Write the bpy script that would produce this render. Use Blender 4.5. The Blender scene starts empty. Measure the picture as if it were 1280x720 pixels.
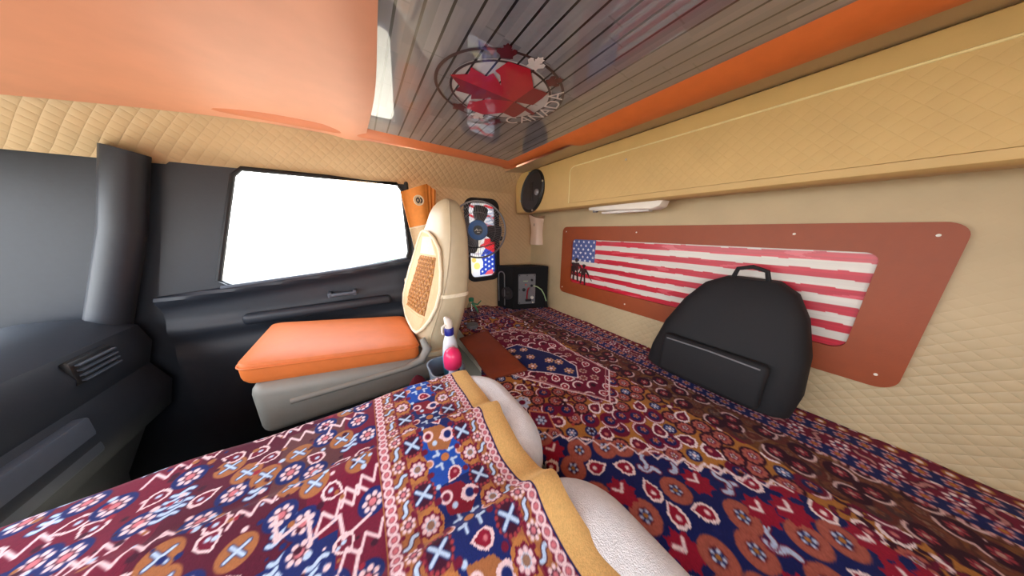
import bpy, bmesh, math, random
import numpy as np
PI = math.pi
rnd = random.Random(7)
scene = bpy.context.scene
COL = scene.collection

# ------------------------------------------------------------------ colour / materials
def lin(c):
    c = np.asarray(c, float) / 255.0
    return np.where(c <= 0.04045, c / 12.92, ((c + 0.055) / 1.055) ** 2.4)

class NB:
    """small node builder"""
    def __init__(s, name):
        s.m = bpy.data.materials.new(name); s.m.use_nodes = True
        s.t = s.m.node_tree; s.n = s.t.nodes; s.l = s.t.links
        s.b = s.n['Principled BSDF']
    def node(s, ty, **k):
        n = s.n.new(ty)
        for a, v in k.items(): setattr(n, a, v)
        return n
    def put(s, sock, v):
        if isinstance(v, bpy.types.NodeSocket): s.l.new(v, sock)
        else: sock.default_value = v
    def math(s, op, a, b=None, c=None):
        n = s.node('ShaderNodeMath', operation=op)
        s.put(n.inputs[0], a)
        if b is not None: s.put(n.inputs[1], b)
        if c is not None: s.put(n.inputs[2], c)
        return n.outputs[0]
    def mix(s, f, a, b):
        n = s.node('ShaderNodeMix', data_type='RGBA')
        s.put(n.inputs['Factor'], f)
        for i, v in ((6, a), (7, b)):
            if not isinstance(v, bpy.types.NodeSocket): v = (*lin(v), 1)
            s.put(n.inputs[i], v)
        return n.outputs[2]
    def coord(s):
        tc = s.node('ShaderNodeTexCoord'); sp = s.node('ShaderNodeSeparateXYZ')
        s.l.new(tc.outputs['Object'], sp.inputs[0])
        return tc.outputs['Object'], sp.outputs[0], sp.outputs[1], sp.outputs[2]
    def noise(s, vec, scale, detail=3.0, rough=0.5):
        n = s.node('ShaderNodeTexNoise'); n.inputs['Scale'].default_value = scale
        n.inputs['Detail'].default_value = detail; n.inputs['Roughness'].default_value = rough
        s.l.new(vec, n.inputs['Vector']); return n.outputs[0]
    def bump(s, h, strength, dist):
        n = s.node('ShaderNodeBump'); n.inputs['Strength'].default_value = strength
        n.inputs['Distance'].default_value = dist
        s.l.new(h, n.inputs['Height']); s.l.new(n.outputs[0], s.b.inputs['Normal'])
    def set(s, **k):
        for a, v in k.items(): s.put(s.b.inputs[a.replace('_', ' ')], v)

MATS = {}
def plain(name, c, rough=0.5, metal=0.0, coat=0.0, var=0.08, nscale=30.0, bump=0.0, bdist=0.002, spec=0.5, sheen=0.0):
    if name in MATS: return MATS[name]
    b = NB(name); vec, x, y, z = b.coord()
    n = b.noise(vec, nscale)
    dk = np.clip(np.array(c) * (1 - var), 0, 255); lt = np.clip(np.array(c) * (1 + var), 0, 255)
    b.set(Base_Color=b.mix(n, dk, lt), Roughness=rough, Metallic=metal)
    b.b.inputs['Coat Weight'].default_value = coat
    b.b.inputs['Specular IOR Level'].default_value = spec
    b.b.inputs['Sheen Weight'].default_value = sheen
    if bump: b.bump(b.noise(vec, nscale * 6), bump, bdist)
    MATS[name] = b.m; return b.m

def quilt(name, c, ua, va, pu=0.042, pv=0.034, depth=0.004, strength=0.6, zfade=False):
    b = NB(name); vec, x, y, z = b.coord(); ax = dict(x=x, y=y, z=z)
    u = b.math('DIVIDE', ax[ua], pu); v = b.math('DIVIDE', ax[va], pv)
    p = b.math('ABSOLUTE', b.math('SINE', b.math('MULTIPLY', b.math('ADD', u, v), PI)))
    q = b.math('ABSOLUTE', b.math('SINE', b.math('MULTIPLY', b.math('SUBTRACT', u, v), PI)))
    h = b.math('POWER', b.math('MULTIPLY', p, q), 0.45)
    if zfade: h = b.math('MULTIPLY', h, b.math('MULTIPLY_ADD', b.math('SMOOTH_MIN', b.math('MAXIMUM', b.math('MULTIPLY', b.math('SUBTRACT', 1.25, z), 4.0), 0.0), 1.0, .1), .9, .1))
    n = b.noise(vec, 9)
    b.set(Base_Color=b.mix(n, np.array(c) * .95, np.clip(np.array(c) * 1.05, 0, 255)), Roughness=0.55)
    b.bump(h, strength, depth)
    return b.m

def vcol(name, rough=0.8, bump=0.0, bscale=300, bdist=0.002, coat=0.0, sheen=0.0, spec=0.5):
    b = NB(name)
    a = b.node('ShaderNodeAttribute', attribute_name='Col')
    b.l.new(a.outputs['Color'], b.b.inputs['Base Color'])
    b.set(Roughness=rough); b.b.inputs['Coat Weight'].default_value = coat
    b.b.inputs['Coat Roughness'].default_value = 0.08
    b.b.inputs['Sheen Weight'].default_value = sheen
    b.b.inputs['Specular IOR Level'].default_value = spec
    if bump:
        vec, *_ = b.coord(); b.bump(b.noise(vec, bscale, 4), bump, bdist)
    return b.m

# ------------------------------------------------------------------ objects
ORG = {}
def put_props(o, label=None, cat=None, group=None, kind=None):
    if label: o['label'] = label
    if cat: o['category'] = cat
    if group: o['group'] = group
    if kind: o['kind'] = kind
    return o
def thing(name, label, cat, loc, group=None):
    o = bpy.data.objects.new(name, None); COL.objects.link(o)
    o.empty_display_size = 0.05
    o.location = loc; ORG[o] = np.array(loc, float)
    return put_props(o, label, cat, group)
def obj(name, VF, m, parent=None, smooth=True, cols=None, label=None, org=None):
    V, F = VF; V = np.asarray(V, float).reshape(-1, 3)
    if parent is not None: o0 = ORG[parent]
    elif org is not None: o0 = np.array(org, float)
    else: o0 = np.zeros(3)
    me = bpy.data.meshes.new(name)
    me.from_pydata((V - o0).tolist(), [], [list(map(int, f)) for f in F])
    if cols is not None:
        at = me.color_attributes.new('Col', 'FLOAT_COLOR', 'POINT')
        a = np.ones((len(V), 4), np.float32); a[:, :3] = cols
        at.data.foreach_set('color', a.ravel())
    if m is not None:
        for mm in (m if isinstance(m, (list, tuple)) else [m]): me.materials.append(mm)
    o = bpy.data.objects.new(name, me); COL.objects.link(o)
    if smooth:
        me.shade_smooth() if hasattr(me, 'shade_smooth') else [setattr(p, 'use_smooth', True) for p in me.polygons]
        try: me.set_sharp_from_angle(angle=math.radians(38))
        except Exception: pass
    me.update()
    if parent is not None:
        o.parent = parent; ORG[o] = ORG[parent]
    else:
        o.location = o0; ORG[o] = o0
    if label: o['label'] = label
    return o
def struct(name, VF, m, smooth=True, cols=None):
    o = obj(name, VF, m, None, smooth, cols); o['kind'] = 'structure'; return o
def single(name, VF, m, label, cat, group=None, cols=None, smooth=True, kind=None):
    V = np.asarray(VF[0]); org = (V[:, 0].mean(), V[:, 1].mean(), V[:, 2].min())
    o = obj(name, VF, m, None, smooth, cols, org=org)
    return put_props(o, label, cat, group, kind)

# ------------------------------------------------------------------ shapes, each gives (verts, faces)
def comb(*parts):
    V = []; F = []; n = 0
    for v, f in parts:
        v = np.asarray(v, float).reshape(-1, 3); V.append(v)
        F += [[i + n for i in q] for q in f]; n += len(v)
    return np.concatenate(V), F
def box(x0, x1, y0, y1, z0, z1, bev=0.0, seg=2):
    bm = bmesh.new()
    bmesh.ops.create_cube(bm, size=1)
    for v in bm.verts:
        v.co = ((x0 + x1) / 2 + v.co.x * (x1 - x0), (y0 + y1) / 2 + v.co.y * (y1 - y0), (z0 + z1) / 2 + v.co.z * (z1 - z0))
    if bev: bmesh.ops.bevel(bm, geom=bm.edges[:], offset=bev, segments=seg, profile=0.5, affect='EDGES')
    bm.verts.index_update()
    r = (np.array([v.co[:] for v in bm.verts]), [[v.index for v in f.verts] for f in bm.faces])
    bm.free(); return r
def rotz(VF, a, c):
    V = np.array(VF[0], float) - c; ca, sa = math.cos(a), math.sin(a)
    W = V.copy(); W[:, 0] = ca * V[:, 0] - sa * V[:, 1]; W[:, 1] = sa * V[:, 0] + ca * V[:, 1]
    return W + c, VF[1]
def tube(P, r, n=8, closed=False):
    P = np.asarray(P, float); m = len(P); V = []; F = []
    rr = r if hasattr(r, '__len__') else [r] * m
    for i in range(m):
        a = P[(i - 1) % m] if (closed or i > 0) else P[i]; b = P[(i + 1) % m] if (closed or i < m - 1) else P[i]
        t = b - a; t = t / (np.linalg.norm(t) + 1e-12)
        if i == 0:
            up = np.array([0, 0, 1.0]) if abs(t[2]) < .9 else np.array([1.0, 0, 0])
        s = np.cross(t, up); s /= np.linalg.norm(s) + 1e-12; up = np.cross(s, t)
        for k in range(n):
            q = 2 * PI * k / n; V.append(P[i] + rr[i] * (math.cos(q) * s + math.sin(q) * up))
    for i in range(m if closed else m - 1):
        for k in range(n):
            a = i * n + k; b = i * n + (k + 1) % n; j = ((i + 1) % m) * n
            F.append([a, b, j + (k + 1) % n, j + k])
    if not closed: F += [list(range(n))[::-1], [(m - 1) * n + k for k in range(n)]]
    return np.array(V), F
def loft(rings, cap=True, closed=True):
    n = len(rings[0]); V = np.concatenate([np.asarray(r, float) for r in rings]); F = []
    for i in range(len(rings) - 1):
        for k in range(n if closed else n - 1):
            a = i * n + k; b = i * n + (k + 1) % n
            F.append([a, b, b + n, a + n])
    if cap: F += [list(range(n))[::-1], [(len(rings) - 1) * n + k for k in range(n)]]
    return V, F
def lathe(prof, c, ax=(0, 0, 1), n=24):
    ax = np.array(ax, float); ax /= np.linalg.norm(ax)
    h = np.array([1.0, 0, 0]) if abs(ax[0]) < .9 else np.array([0, 1.0, 0])
    s = np.cross(ax, h); s /= np.linalg.norm(s); u = np.cross(ax, s)
    return loft([[np.array(c) + ax * z + r * (math.cos(2 * PI * k / n) * s + math.sin(2 * PI * k / n) * u) for k in range(n)] for r, z in prof])
def grid(us, vs, fn):
    U, Vv = np.meshgrid(us, vs, indexing='ij')
    P = np.stack(fn(U, Vv), -1).reshape(-1, 3); nu, nv = len(us), len(vs)
    i = np.arange(nu - 1)[:, None]; j = np.arange(nv - 1)[None, :]
    a = (i * nv + j).ravel()
    return P, np.stack([a, a + nv, a + nv + 1, a + 1], 1)
def prism(poly, fn, d0, d1):
    """poly of 2D points, fn(a,b,d)->xyz"""
    n = len(poly)
    V = [fn(a, b, d0) for a, b in poly] + [fn(a, b, d1) for a, b in poly]
    F = [list(range(n))[::-1], list(range(n, 2 * n))] + [[i, (i + 1) % n, n + (i + 1) % n, n + i] for i in range(n)]
    return np.array(V, float), F
def rrect(a0, a1, b0, b1, r, k=6):
    P = []
    for (ca, cb, s) in ((a1 - r, b1 - r, 0), (a0 + r, b1 - r, 1), (a0 + r, b0 + r, 2), (a1 - r, b0 + r, 3)):
        for i in range(k + 1):
            q = PI / 2 * (s + i / k); P.append((ca + r * math.cos(q), cb + r * math.sin(q)))
    return P
def frame(outer, inner, fn, d0, d1):
    n = len(outer)
    rings = [[fn(a, b, d) for a, b in lp] for lp, d in ((outer, d0), (outer, d1), (inner, d1), (inner, d0))]
    V, F = loft(rings + [rings[0]], cap=False); return V, F
def quadsheet(pts, faces): return np.array(pts, float), faces
XY = lambda z: (lambda a, b, d: (a, b, z + d))
XZ = lambda y: (lambda a, b, d: (a, y + d, b))
YZ = lambda x: (lambda a, b, d: (x + d, a, b))

# ------------------------------------------------------------------ painter: colours woven / printed into a sheet
class Paint:
    def __init__(s, u0, u1, v0, v1, h, base):
        s.u0, s.v0, s.h = u0, v0, h
        s.us = np.arange(int(round((u1 - u0) / h)) + 1) * h + u0; s.vs = np.arange(int(round((v1 - v0) / h)) + 1) * h + v0
        s.U, s.V = np.meshgrid(s.us, s.vs, indexing='ij')
        s.c = np.empty(s.U.shape + (3,)); s.c[:] = base
        s.clip = None
    def win(s, a0, a1, b0, b1):
        i0 = max(0, int((a0 - s.u0) / s.h)); i1 = min(len(s.us), int((a1 - s.u0) / s.h) + 2)
        j0 = max(0, int((b0 - s.v0) / s.h)); j1 = min(len(s.vs), int((b1 - s.v0) / s.h) + 2)
        return slice(i0, max(i0, i1)), slice(j0, max(j0, j1))
    def app(s, w, d, col):
        """d: signed distance, negative inside; soft edge of one cell"""
        if d.size == 0: return
        a = np.clip(.5 - d / s.h, 0, 1)
        if s.clip is not None: a = a * s.clip[w]
        s.c[w] = s.c[w] * (1 - a[..., None]) + np.array(col, float) * a[..., None]
    def disc(s, u, v, r, col, sq=1.0):
        w = s.win(u - r * 1.6, u + r * 1.6, v - r * 1.6, v + r * 1.6)
        s.app(w, np.hypot(s.U[w] - u, (s.V[w] - v) * sq) - r, col)
    def ring(s, u, v, r, t, col):
        w = s.win(u - r - t, u + r + t, v - r - t, v + r + t)
        s.app(w, np.abs(np.hypot(s.U[w] - u, s.V[w] - v) - r) - t / 2, col)
    def line(s, a, b, t, col):
        w = s.win(min(a[0], b[0]) - t, max(a[0], b[0]) + t, min(a[1], b[1]) - t, max(a[1], b[1]) + t)
        x, y = s.U[w] - a[0], s.V[w] - a[1]; dx, dy = b[0] - a[0], b[1] - a[1]
        q = np.clip((x * dx + y * dy) / (dx * dx + dy * dy + 1e-12), 0, 1)
        s.app(w, np.hypot(x - q * dx, y - q * dy) - t / 2, col)
    def path(s, P, t, col, closed=False):
        for i in range(len(P) - (0 if closed else 1)): s.line(P[i], P[(i + 1) % len(P)], t, col)
    def polymask(s, P, w):
        x, y = s.U[w], s.V[w]; ins = np.zeros(x.shape, bool)
        for i in range(len(P)):
            (x0, y0), (x1, y1) = P[i], P[(i + 1) % len(P)]
            if y0 == y1: continue
            ins ^= ((y0 > y) != (y1 > y)) & (x < (x1 - x0) * (y - y0) / (y1 - y0) + x0)
        return ins
    def poly(s, P, col):
        P = list(P); a = [p[0] for p in P]; b = [p[1] for p in P]
        w = s.win(min(a), max(a), min(b), max(b))
        if s.U[w].size == 0: return
        s.app(w, np.where(s.polymask(P, w), -1.0, 1.0), col)
    def rect(s, a0, a1, b0, b1, col): s.poly([(a0, b0), (a1, b0), (a1, b1), (a0, b1)], col)
    def linear(s): return lin(np.clip(s.c, 0, 255)).reshape(-1, 3)
    # woven motifs
    def rosette(s, u, v, R, pet, mid, core, n=8):
        s.disc(u, v, R * .62, mid)
        for k in range(n):
            q = 2 * PI * k / n + .3
            s.disc(u + R * .74 * math.cos(q), v + R * .74 * math.sin(q), R * .27, pet)
        s.disc(u, v, R * .38, core)
    def leaf(s, u, v, L, ang, col, edge):
        d = (math.cos(ang), math.sin(ang)); P = []
        for k in range(9):
            t = k / 8 - .5; off = .13 * L * math.sin(2 * PI * t)
            P.append((u + d[0] * t * L - d[1] * off, v + d[1] * t * L + d[0] * off))
        s.path(P, L * .38, edge); s.path(P, L * .24, col)
    def cross(s, u, v, R, col, edge):
        for q in (.6, .6 + PI / 2 + .15):
            dx, dy = R * math.cos(q), R * math.sin(q)
            s.line((u - dx, v - dy), (u + dx, v + dy), R * .56, edge)
        for q in (.6, .6 + PI / 2 + .15):
            dx, dy = R * math.cos(q), R * math.sin(q)
            s.line((u - dx, v - dy), (u + dx, v + dy), R * .36, col)
    def drop(s, u, v, R, ang, out, inn, core):
        d = (math.cos(ang), math.sin(ang)); e = (-d[1], d[0])
        def sh(k): return [(u + d[0] * R * k * a + e[0] * R * k * b, v + d[1] * R * k * a + e[1] * R * k * b) for a, b in
                           ((-1.1, 0), (-.3, .62), (.3, .78), (.8, .5), (.95, 0), (.8, -.5), (.3, -.78), (-.3, -.62))]
        s.poly(sh(1), out); s.poly(sh(.74), inn); s.disc(u + d[0] * R * .2, v + d[1] * R * .2, R * .2, core)
    def zigzag(s, a, b, n, amp, t, col):
        a = np.array(a); b = np.array(b); d = b - a; e = np.array([-d[1], d[0]]) / np.linalg.norm(d)
        P = [tuple(a + d * k / (2 * n) + e * amp * (1 if k % 2 else -1)) for k in range(2 * n + 1)]
        s.path(P, t, col)

# ================================================================== MATERIALS
TAN = (214, 184, 142)
m_quilt_x = quilt('quilted_tan_side', TAN, 'x', 'z')
m_quilt_y = quilt('quilted_tan_back', (196, 176, 138), 'y', 'z', zfade=True)
m_tan = plain('tan_vinyl', (208, 174, 112), .5, bump=.15, bdist=.001, nscale=14, var=.04)
m_tanq = quilt('quilted_tan_front', (208, 174, 112), 'y', 'z', .036, .036, .0018, .4)
m_pipe = plain('cream_piping', (240, 220, 160), .5)
m_orange = plain('orange_leatherette', (216, 112, 52), .45, bump=.25, bdist=.001, nscale=25, var=.05)
m_ltorange = plain('orange_headliner', (238, 166, 130), .5, bump=.2, bdist=.001, nscale=10, var=.04)
m_brown = plain('brown_leatherette', (150, 68, 26), .5, bump=.2, bdist=.001, nscale=30, var=.05)
m_pad = plain('rust_brown_leather', (132, 58, 32), .6, bump=.3, bdist=.001, nscale=18, var=.1)
m_black = plain('black_plastic', (24, 24, 27), .45, var=.05)
m_door = plain('dark_slate_plastic', (38, 43, 52), .5, bump=.2, bdist=.0008, nscale=60, var=.06)
m_doorlt = plain('grey_slate_plastic', (78, 86, 98), .5, var=.05)
m_rubber = plain('black_rubber', (26, 28, 33), .6, var=.05)
m_seat = plain('beige_grey_vinyl', (192, 176, 144), .45, bump=.2, bdist=.001, nscale=20, var=.05)
m_seatlow = plain('grey_vinyl', (140, 138, 130), .5, bump=.2, bdist=.001, nscale=20, var=.05)
m_cushion = plain('orange_cloth_vinyl', (214, 114, 50), .55, bump=.25, bdist=.0012, nscale=22, var=.05)
m_cover = plain('peach_mesh_cloth', (226, 190, 146), .8, bump=.6, bdist=.0015, nscale=90, var=.06)
m_covertrim = plain('cream_cloth_binding', (240, 224, 194), .8, bump=.3, bdist=.001, nscale=80)
m_bead = plain('wooden_beads', (198, 146, 84), .4, var=.16, nscale=60)
m_fleece = plain('white_fleece', (238, 240, 242), .95, bump=.7, bdist=.004, nscale=70, var=.05, sheen=.4)
m_white = plain('white_plastic', (236, 230, 218), .4, var=.02)
m_peach = plain('peach_white_plastic', (238, 212, 190), .4, var=.02)
m_greyplas = plain('blue_grey_plastic', (128, 140, 152), .45, var=.05)
m_navy = plain('navy_plastic', (36, 44, 140), .4)
m_pink = plain('pink_plastic', (226, 48, 104), .3, var=.03)
m_fanblue = plain('blue_plastic', (34, 82, 140), .4, var=.04)
m_fan = plain('charcoal_plastic', (44, 42, 46), .45, var=.05)
m_wire = plain('grille_wire', (128, 126, 130), .4, metal=.3)
m_steel = plain('steel', (190, 186, 178), .3, metal=.9)
m_plate = plain('grey_metal_plate', (120, 122, 126), .45, metal=.2, var=.05)
m_carpet = plain('black_box_carpet', (18, 18, 20), .95, bump=.6, bdist=.002, nscale=120, var=.2)
m_red = plain('red_wire', (150, 20, 40), .5)
m_green = plain('green_plastic', (40, 120, 84), .5)
m_cable = plain('pale_green_cable', (170, 200, 150), .5)
m_cloth_black = plain('black_nylon', (20, 20, 24), .75, bump=.5, bdist=.001, nscale=150, var=.15)
m_maroon = plain('maroon_cloth', (104, 20, 36), .85, bump=.4, nscale=60)
m_cream = plain('cream_curtain_cloth', (222, 198, 160), .85, bump=.5, bdist=.001, nscale=90)
m_curtain = plain('orange_curtain_cloth', (228, 144, 60), .7, bump=.35, bdist=.001, nscale=60, var=.06)
m_floor = plain('dark_floor_mat', (40, 38, 38), .8, bump=.4, nscale=50)
m_ground = plain('dusty_ground', (200, 184, 160), .9, nscale=1)
m_leafgreen = plain('shrub_leaves', (150, 168, 140), .8, nscale=6)

def glass(name, tint=(255, 255, 255)):
    b = NB(name)
    tr = b.node('ShaderNodeBsdfTransparent'); tr.inputs[0].default_value = (*lin(tint), 1)
    gl = b.node('ShaderNodeBsdfGlossy'); gl.inputs['Roughness'].default_value = .03
    fr = b.node('ShaderNodeFresnel'); fr.inputs[0].default_value = 1.45
    mx = b.node('ShaderNodeMixShader')
    ge = b.node('ShaderNodeNewGeometry'); fk = b.math('MULTIPLY', fr.outputs[0], b.math('SUBTRACT', 1.0, ge.outputs['Backfacing']))
    b.l.new(fk, mx.inputs[0]); b.l.new(tr.outputs[0], mx.inputs[1]); b.l.new(gl.outputs[0], mx.inputs[2])
    b.l.new(mx.outputs[0], b.n['Material Output'].inputs[0]); return b.m
m_glass = glass('window_glass')
m_clear = glass('clear_bottle_plastic', (225, 232, 232))

def plank_mat():
    b = NB('grey_plank_vinyl'); vec, x, y, z = b.coord()
    u = b.math('DIVIDE', x, .0508); fr = b.math('FRACT', u); idx = b.math('FLOOR', u)
    line = b.math('LESS_THAN', b.math('ABSOLUTE', b.math('SUBTRACT', fr, .5)), .06)
    off = b.math('MULTIPLY', b.math('FRACT', b.math('MULTIPLY', b.math('SINE', b.math('MULTIPLY', idx, 12.99)), 437.5)), .6)
    seg = b.math('DIVIDE', b.math('ADD', y, off), .33); sid = b.math('FLOOR', seg)
    seam = b.math('LESS_THAN', b.math('ABSOLUTE', b.math('SUBTRACT', b.math('FRACT', seg), .5)), .006)
    h = b.math('FRACT', b.math('MULTIPLY', b.math('SINE', b.math('ADD', b.math('MULTIPLY', idx, 7.13), b.math('MULTIPLY', sid, 3.71))), 918.3))
    mp = b.node('ShaderNodeMapping'); mp.inputs['Scale'].default_value = (60, 3, 1); b.l.new(vec, mp.inputs[0])
    g = b.noise(mp.outputs[0], 1.0, 5)
    c = b.mix(h, (116, 119, 130), (152, 153, 162))
    c2 = b.mix(b.math('MULTIPLY', g, .6), c, (100, 100, 110))
    ex = b.math('DIVIDE', b.math('SUBTRACT', x, .468), .170 * 1.02); ey = b.math('DIVIDE', b.math('SUBTRACT', y, .781), .170 * .93)
    rr_ = b.math('ADD', b.math('MULTIPLY', ex, ex), b.math('MULTIPLY', ey, ey))
    c2 = b.mix(b.math('MULTIPLY', b.math('LESS_THAN', rr_, 1.0), .75), c2, (214, 212, 214))
    c3 = b.mix(b.math('MULTIPLY', seam, .5), c2, (90, 88, 94))
    c4 = b.mix(line, c3, (22, 20, 26))
    b.set(Base_Color=c4, Roughness=.32)
    b.b.inputs['Coat Weight'].default_value = 1.0; b.b.inputs['Coat Roughness'].default_value = .012
    b.b.inputs['Coat IOR'].default_value = 1.75
    return b.m
m_plank = plank_mat()
def gloss_print(name, c, rough=.3):
    m = plain(name, c, rough, coat=1.0, var=.06, nscale=20)
    nd = m.node_tree.nodes['Principled BSDF']; nd.inputs['Coat Roughness'].default_value = .012; nd.inputs['Coat IOR'].default_value = 1.6
    return m
m_leaf1 = gloss_print('crimson_print', (186, 12, 50)); m_leaf2 = gloss_print('dark_crimson_print', (138, 10, 42))
m_leaf3 = gloss_print('wine_print', (92, 16, 34)); m_ringp = gloss_print('dark_ring_print', (66, 44, 50))
m_discp = gloss_print('pale_disc_print', (168, 164, 166)); m_letter = gloss_print('white_letter_print', (226, 220, 220))

# ================================================================== THE SETTING
FAR, BACK, NEAR, FRONT = 1.70, 1.32, -0.72, -1.25
CEIL = 1.85
struct('floor', box(FRONT, BACK, NEAR, FAR, -.05, 0), m_floor, False)
# back wall (behind the bunk)
struct('wall_back', box(BACK, BACK + .04, NEAR, FAR + .04, 0, CEIL + .02), m_quilt_y, False)
# far side wall with the openings of door and sleeper window
SW = (.700, .952, 1.008, 1.612)            # sleeper window x0,x1,z0,z1
def wallpieces(y, rects): return comb(*[box(a, b, y, y + .05, c, d) for a, b, c, d in rects])
struct('wall_far', wallpieces(FAR, [(.29, SW[0], 0, 1.70), (SW[1], BACK, 0, 1.70), (SW[0], SW[1], 0, SW[2]), (SW[0], SW[1], SW[3], 1.70)]), m_quilt_x, False)
# slanted quilted headliner strip above the far wall
def slant():
    us = np.linspace(FRONT, BACK, 40); vs = np.linspace(0, 1, 8)
    return grid(us, vs, lambda U, V: (U, FAR + .015 - .195 * V ** 1.25 - .02 * np.sin(PI * V), 1.672 + .172 * V))
struct('trim_1', slant(), m_quilt_x)
struct('wall_near', comb(box(FRONT, BACK, NEAR - .05, NEAR, 0, 1.14), box(FRONT, BACK, NEAR - .05, NEAR, 1.68, CEIL),
       box(.32, BACK, NEAR - .05, NEAR, 1.14, 1.68), box(FRONT, -.72, NEAR - .05, NEAR, 1.14, 1.68)), m_quilt_x, False)
struct('wall_front', comb(box(FRONT - .05, FRONT, NEAR, FAR + .05, 0, 1.0), box(FRONT - .05, FRONT, NEAR, FAR + .05, 1.66, CEIL)), m_door, False)
# roof, glossy plank vinyl, orange surround
VX0, VX1, VY0, VY1 = .10, .868, -.62, 1.378
def ceil_z(x): return CEIL + .004 - .030 * (x - .10)
struct('ceiling', box(FRONT - .05, BACK + .04, NEAR - .05, FAR + .05, CEIL + .03, CEIL + .07), m_ltorange, False)
vin = struct('trim_2', grid(np.linspace(VX0 - .005, VX1 + .004, 12), np.linspace(VY0 - .005, VY1 + .004, 24), lambda U, V: (U, V, ceil_z(U))), m_plank)
# orange headliner in front of the vinyl
def headliner():
    us = np.linspace(0, 1, 30); vs = np.linspace(NEAR, 1.52, 60)
    def fn(U, V):
        wav = .008 * np.sin((V - .75) * 6.0) * np.exp(-(U * 6))
        x = VX0 + wav - U * 1.2
        z = CEIL - .004 - .13 * np.clip(U - .25, 0, 1) ** 1.5 - .012 * np.exp(-((U - .06) / .05) ** 2)
        return x, V, z
    return grid(us, vs, fn)
struct('trim_3', headliner(), m_ltorange)
# padded orange lip along the back edge of the vinyl, with its step
def lip_back():
    ys = np.concatenate([np.linspace(NEAR, .80, 30), np.linspace(.82, .98, 16), np.linspace(1.0, 1.50, 20)])
    s = np.linspace(0, 1, 10)
    def fn(S, Y):
        step = 1 / (1 + np.exp((Y - .90) / .018))
        w = .085 + .020 * step; d = .016 + .022 * step
        x = VX1 + w * S
        z = CEIL - .016 - d * np.sin(S * PI / 2) - .006 * np.sin(S * PI)
        return x, Y, z
    return grid(s, ys, lambda S, Y: fn(S, Y))
struct('trim_4', lip_back(), m_orange)
def lip_far():
    xs = np.linspace(FRONT, VX1 + .09, 50); s = np.linspace(0, 1, 8)
    return grid(s, xs, lambda S, X: (X, VY1 + .10 * S, ceil_z(np.maximum(X, .1)) + .001 - .014 * np.sin(S * PI * .8) - .006 * S))
struct('trim_5', lip_far(), plain('salmon_orange_leatherette', (224, 128, 78), .55, bump=.2, bdist=.001, nscale=20, var=.04))
# tan filler between the lip and the overhead cabinet
struct('trim_6', grid(np.linspace(0, 1, 6), np.linspace(NEAR, 1.56, 30), lambda S, Y: (VX1 + .08 + S * .35, Y, 1.806 + .03 * S + 0 * Y)), m_quilt_y)

# emblem printed on the plank vinyl, seen from below
EC = np.array([.480, .800])
ES = .976
def onceil(x, y, d): return (x * ES, y * ES, ceil_z(x * ES) - d)
def annulus(r0, r1, d, n=72):
    return loft([[onceil(EC[0] + r * 1.06 * math.cos(2 * PI * k / n), EC[1] + r * .94 * math.sin(2 * PI * k / n), d) for k in range(n)] for r in (r0, r1)], cap=False)
def flat(P, d): return np.array([onceil(a, b, d) for a, b in P], float), [list(range(len(P)))]
obj('emblem_ring', annulus(.203, .212, .0010), m_ringp, vin, False, label='dark outer ring of the printed emblem')
obj('emblem_ring', annulus(.160, .168, .0010), m_ringp, vin, False, label='dark inner ring of the printed emblem')
# the maple leaf: faceted, pointing to the front (-X); (x, distance from the mid line)
ML = .803
def leaf_half(sgn):
    pts = [(.297, 0), (.343, .036), (.338, .068), (.394, .058), (.402, .084), (.452, .046), (.424, .088), (.402, .096), (.414, .150), (.482, .162), (.545, .098), (.602, .104), (.606, .070), (.606, .016)]
    return [(x, ML + sgn * d) for x, d in pts]
core = (.537, ML + .006)
def facet(seq, m, lab): obj('maple_leaf_facet', flat([core] + seq, .0016), m, vin, False, label=lab)
top = leaf_half(1); bot = leaf_half(-1)
facet(top[:6], m_leaf2, 'dark red upper lobe of the maple leaf on the far wall side'); facet(top[5:11], m_leaf1, 'red side lobe of the maple leaf on the far wall side')
facet(top[10:], m_leaf2, 'dark red lower lobe of the maple leaf on the far wall side')
facet(bot[:6], m_leaf1, 'bright red upper lobe of the maple leaf'); facet(bot[5:11], m_leaf1, 'bright red side lobe of the maple leaf')
facet(bot[10:], m_leaf2, 'dark crimson lower lobe of the maple leaf')
obj('maple_leaf_stem', flat([(.596, ML + .012), (.596, ML + .030), (.650, ML + .042), (.652, ML + .026)], .0016), m_leaf2, vin, False)
def small_leaf(cx, cy, R, ang):
    o = leaf_half(1) + leaf_half(-1)[::-1]
    c, s = math.cos(ang), math.sin(ang); out = []
    for a, b in o:
        a = (a - .46) / .16 * R; b = (b - ML) / .16 * R
        out.append((cx + a * c - b * s, cy + a * s + b * c))
    return flat(out, .0018)
for k, (a, b) in enumerate(((.392, .624), (.482, .612), (.578, .640), (.385, .966), (.472, .985), (.556, .985))):
    obj('small_leaf', small_leaf(a, b, .028, math.atan2(b - .8, a - .48) + PI), (m_leaf3, m_letter)[k in (1, 4)], vin, False, label=('small dark red leaf in the emblem ring', 'small white leaf in the emblem ring')[k in (1, 4)])
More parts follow.
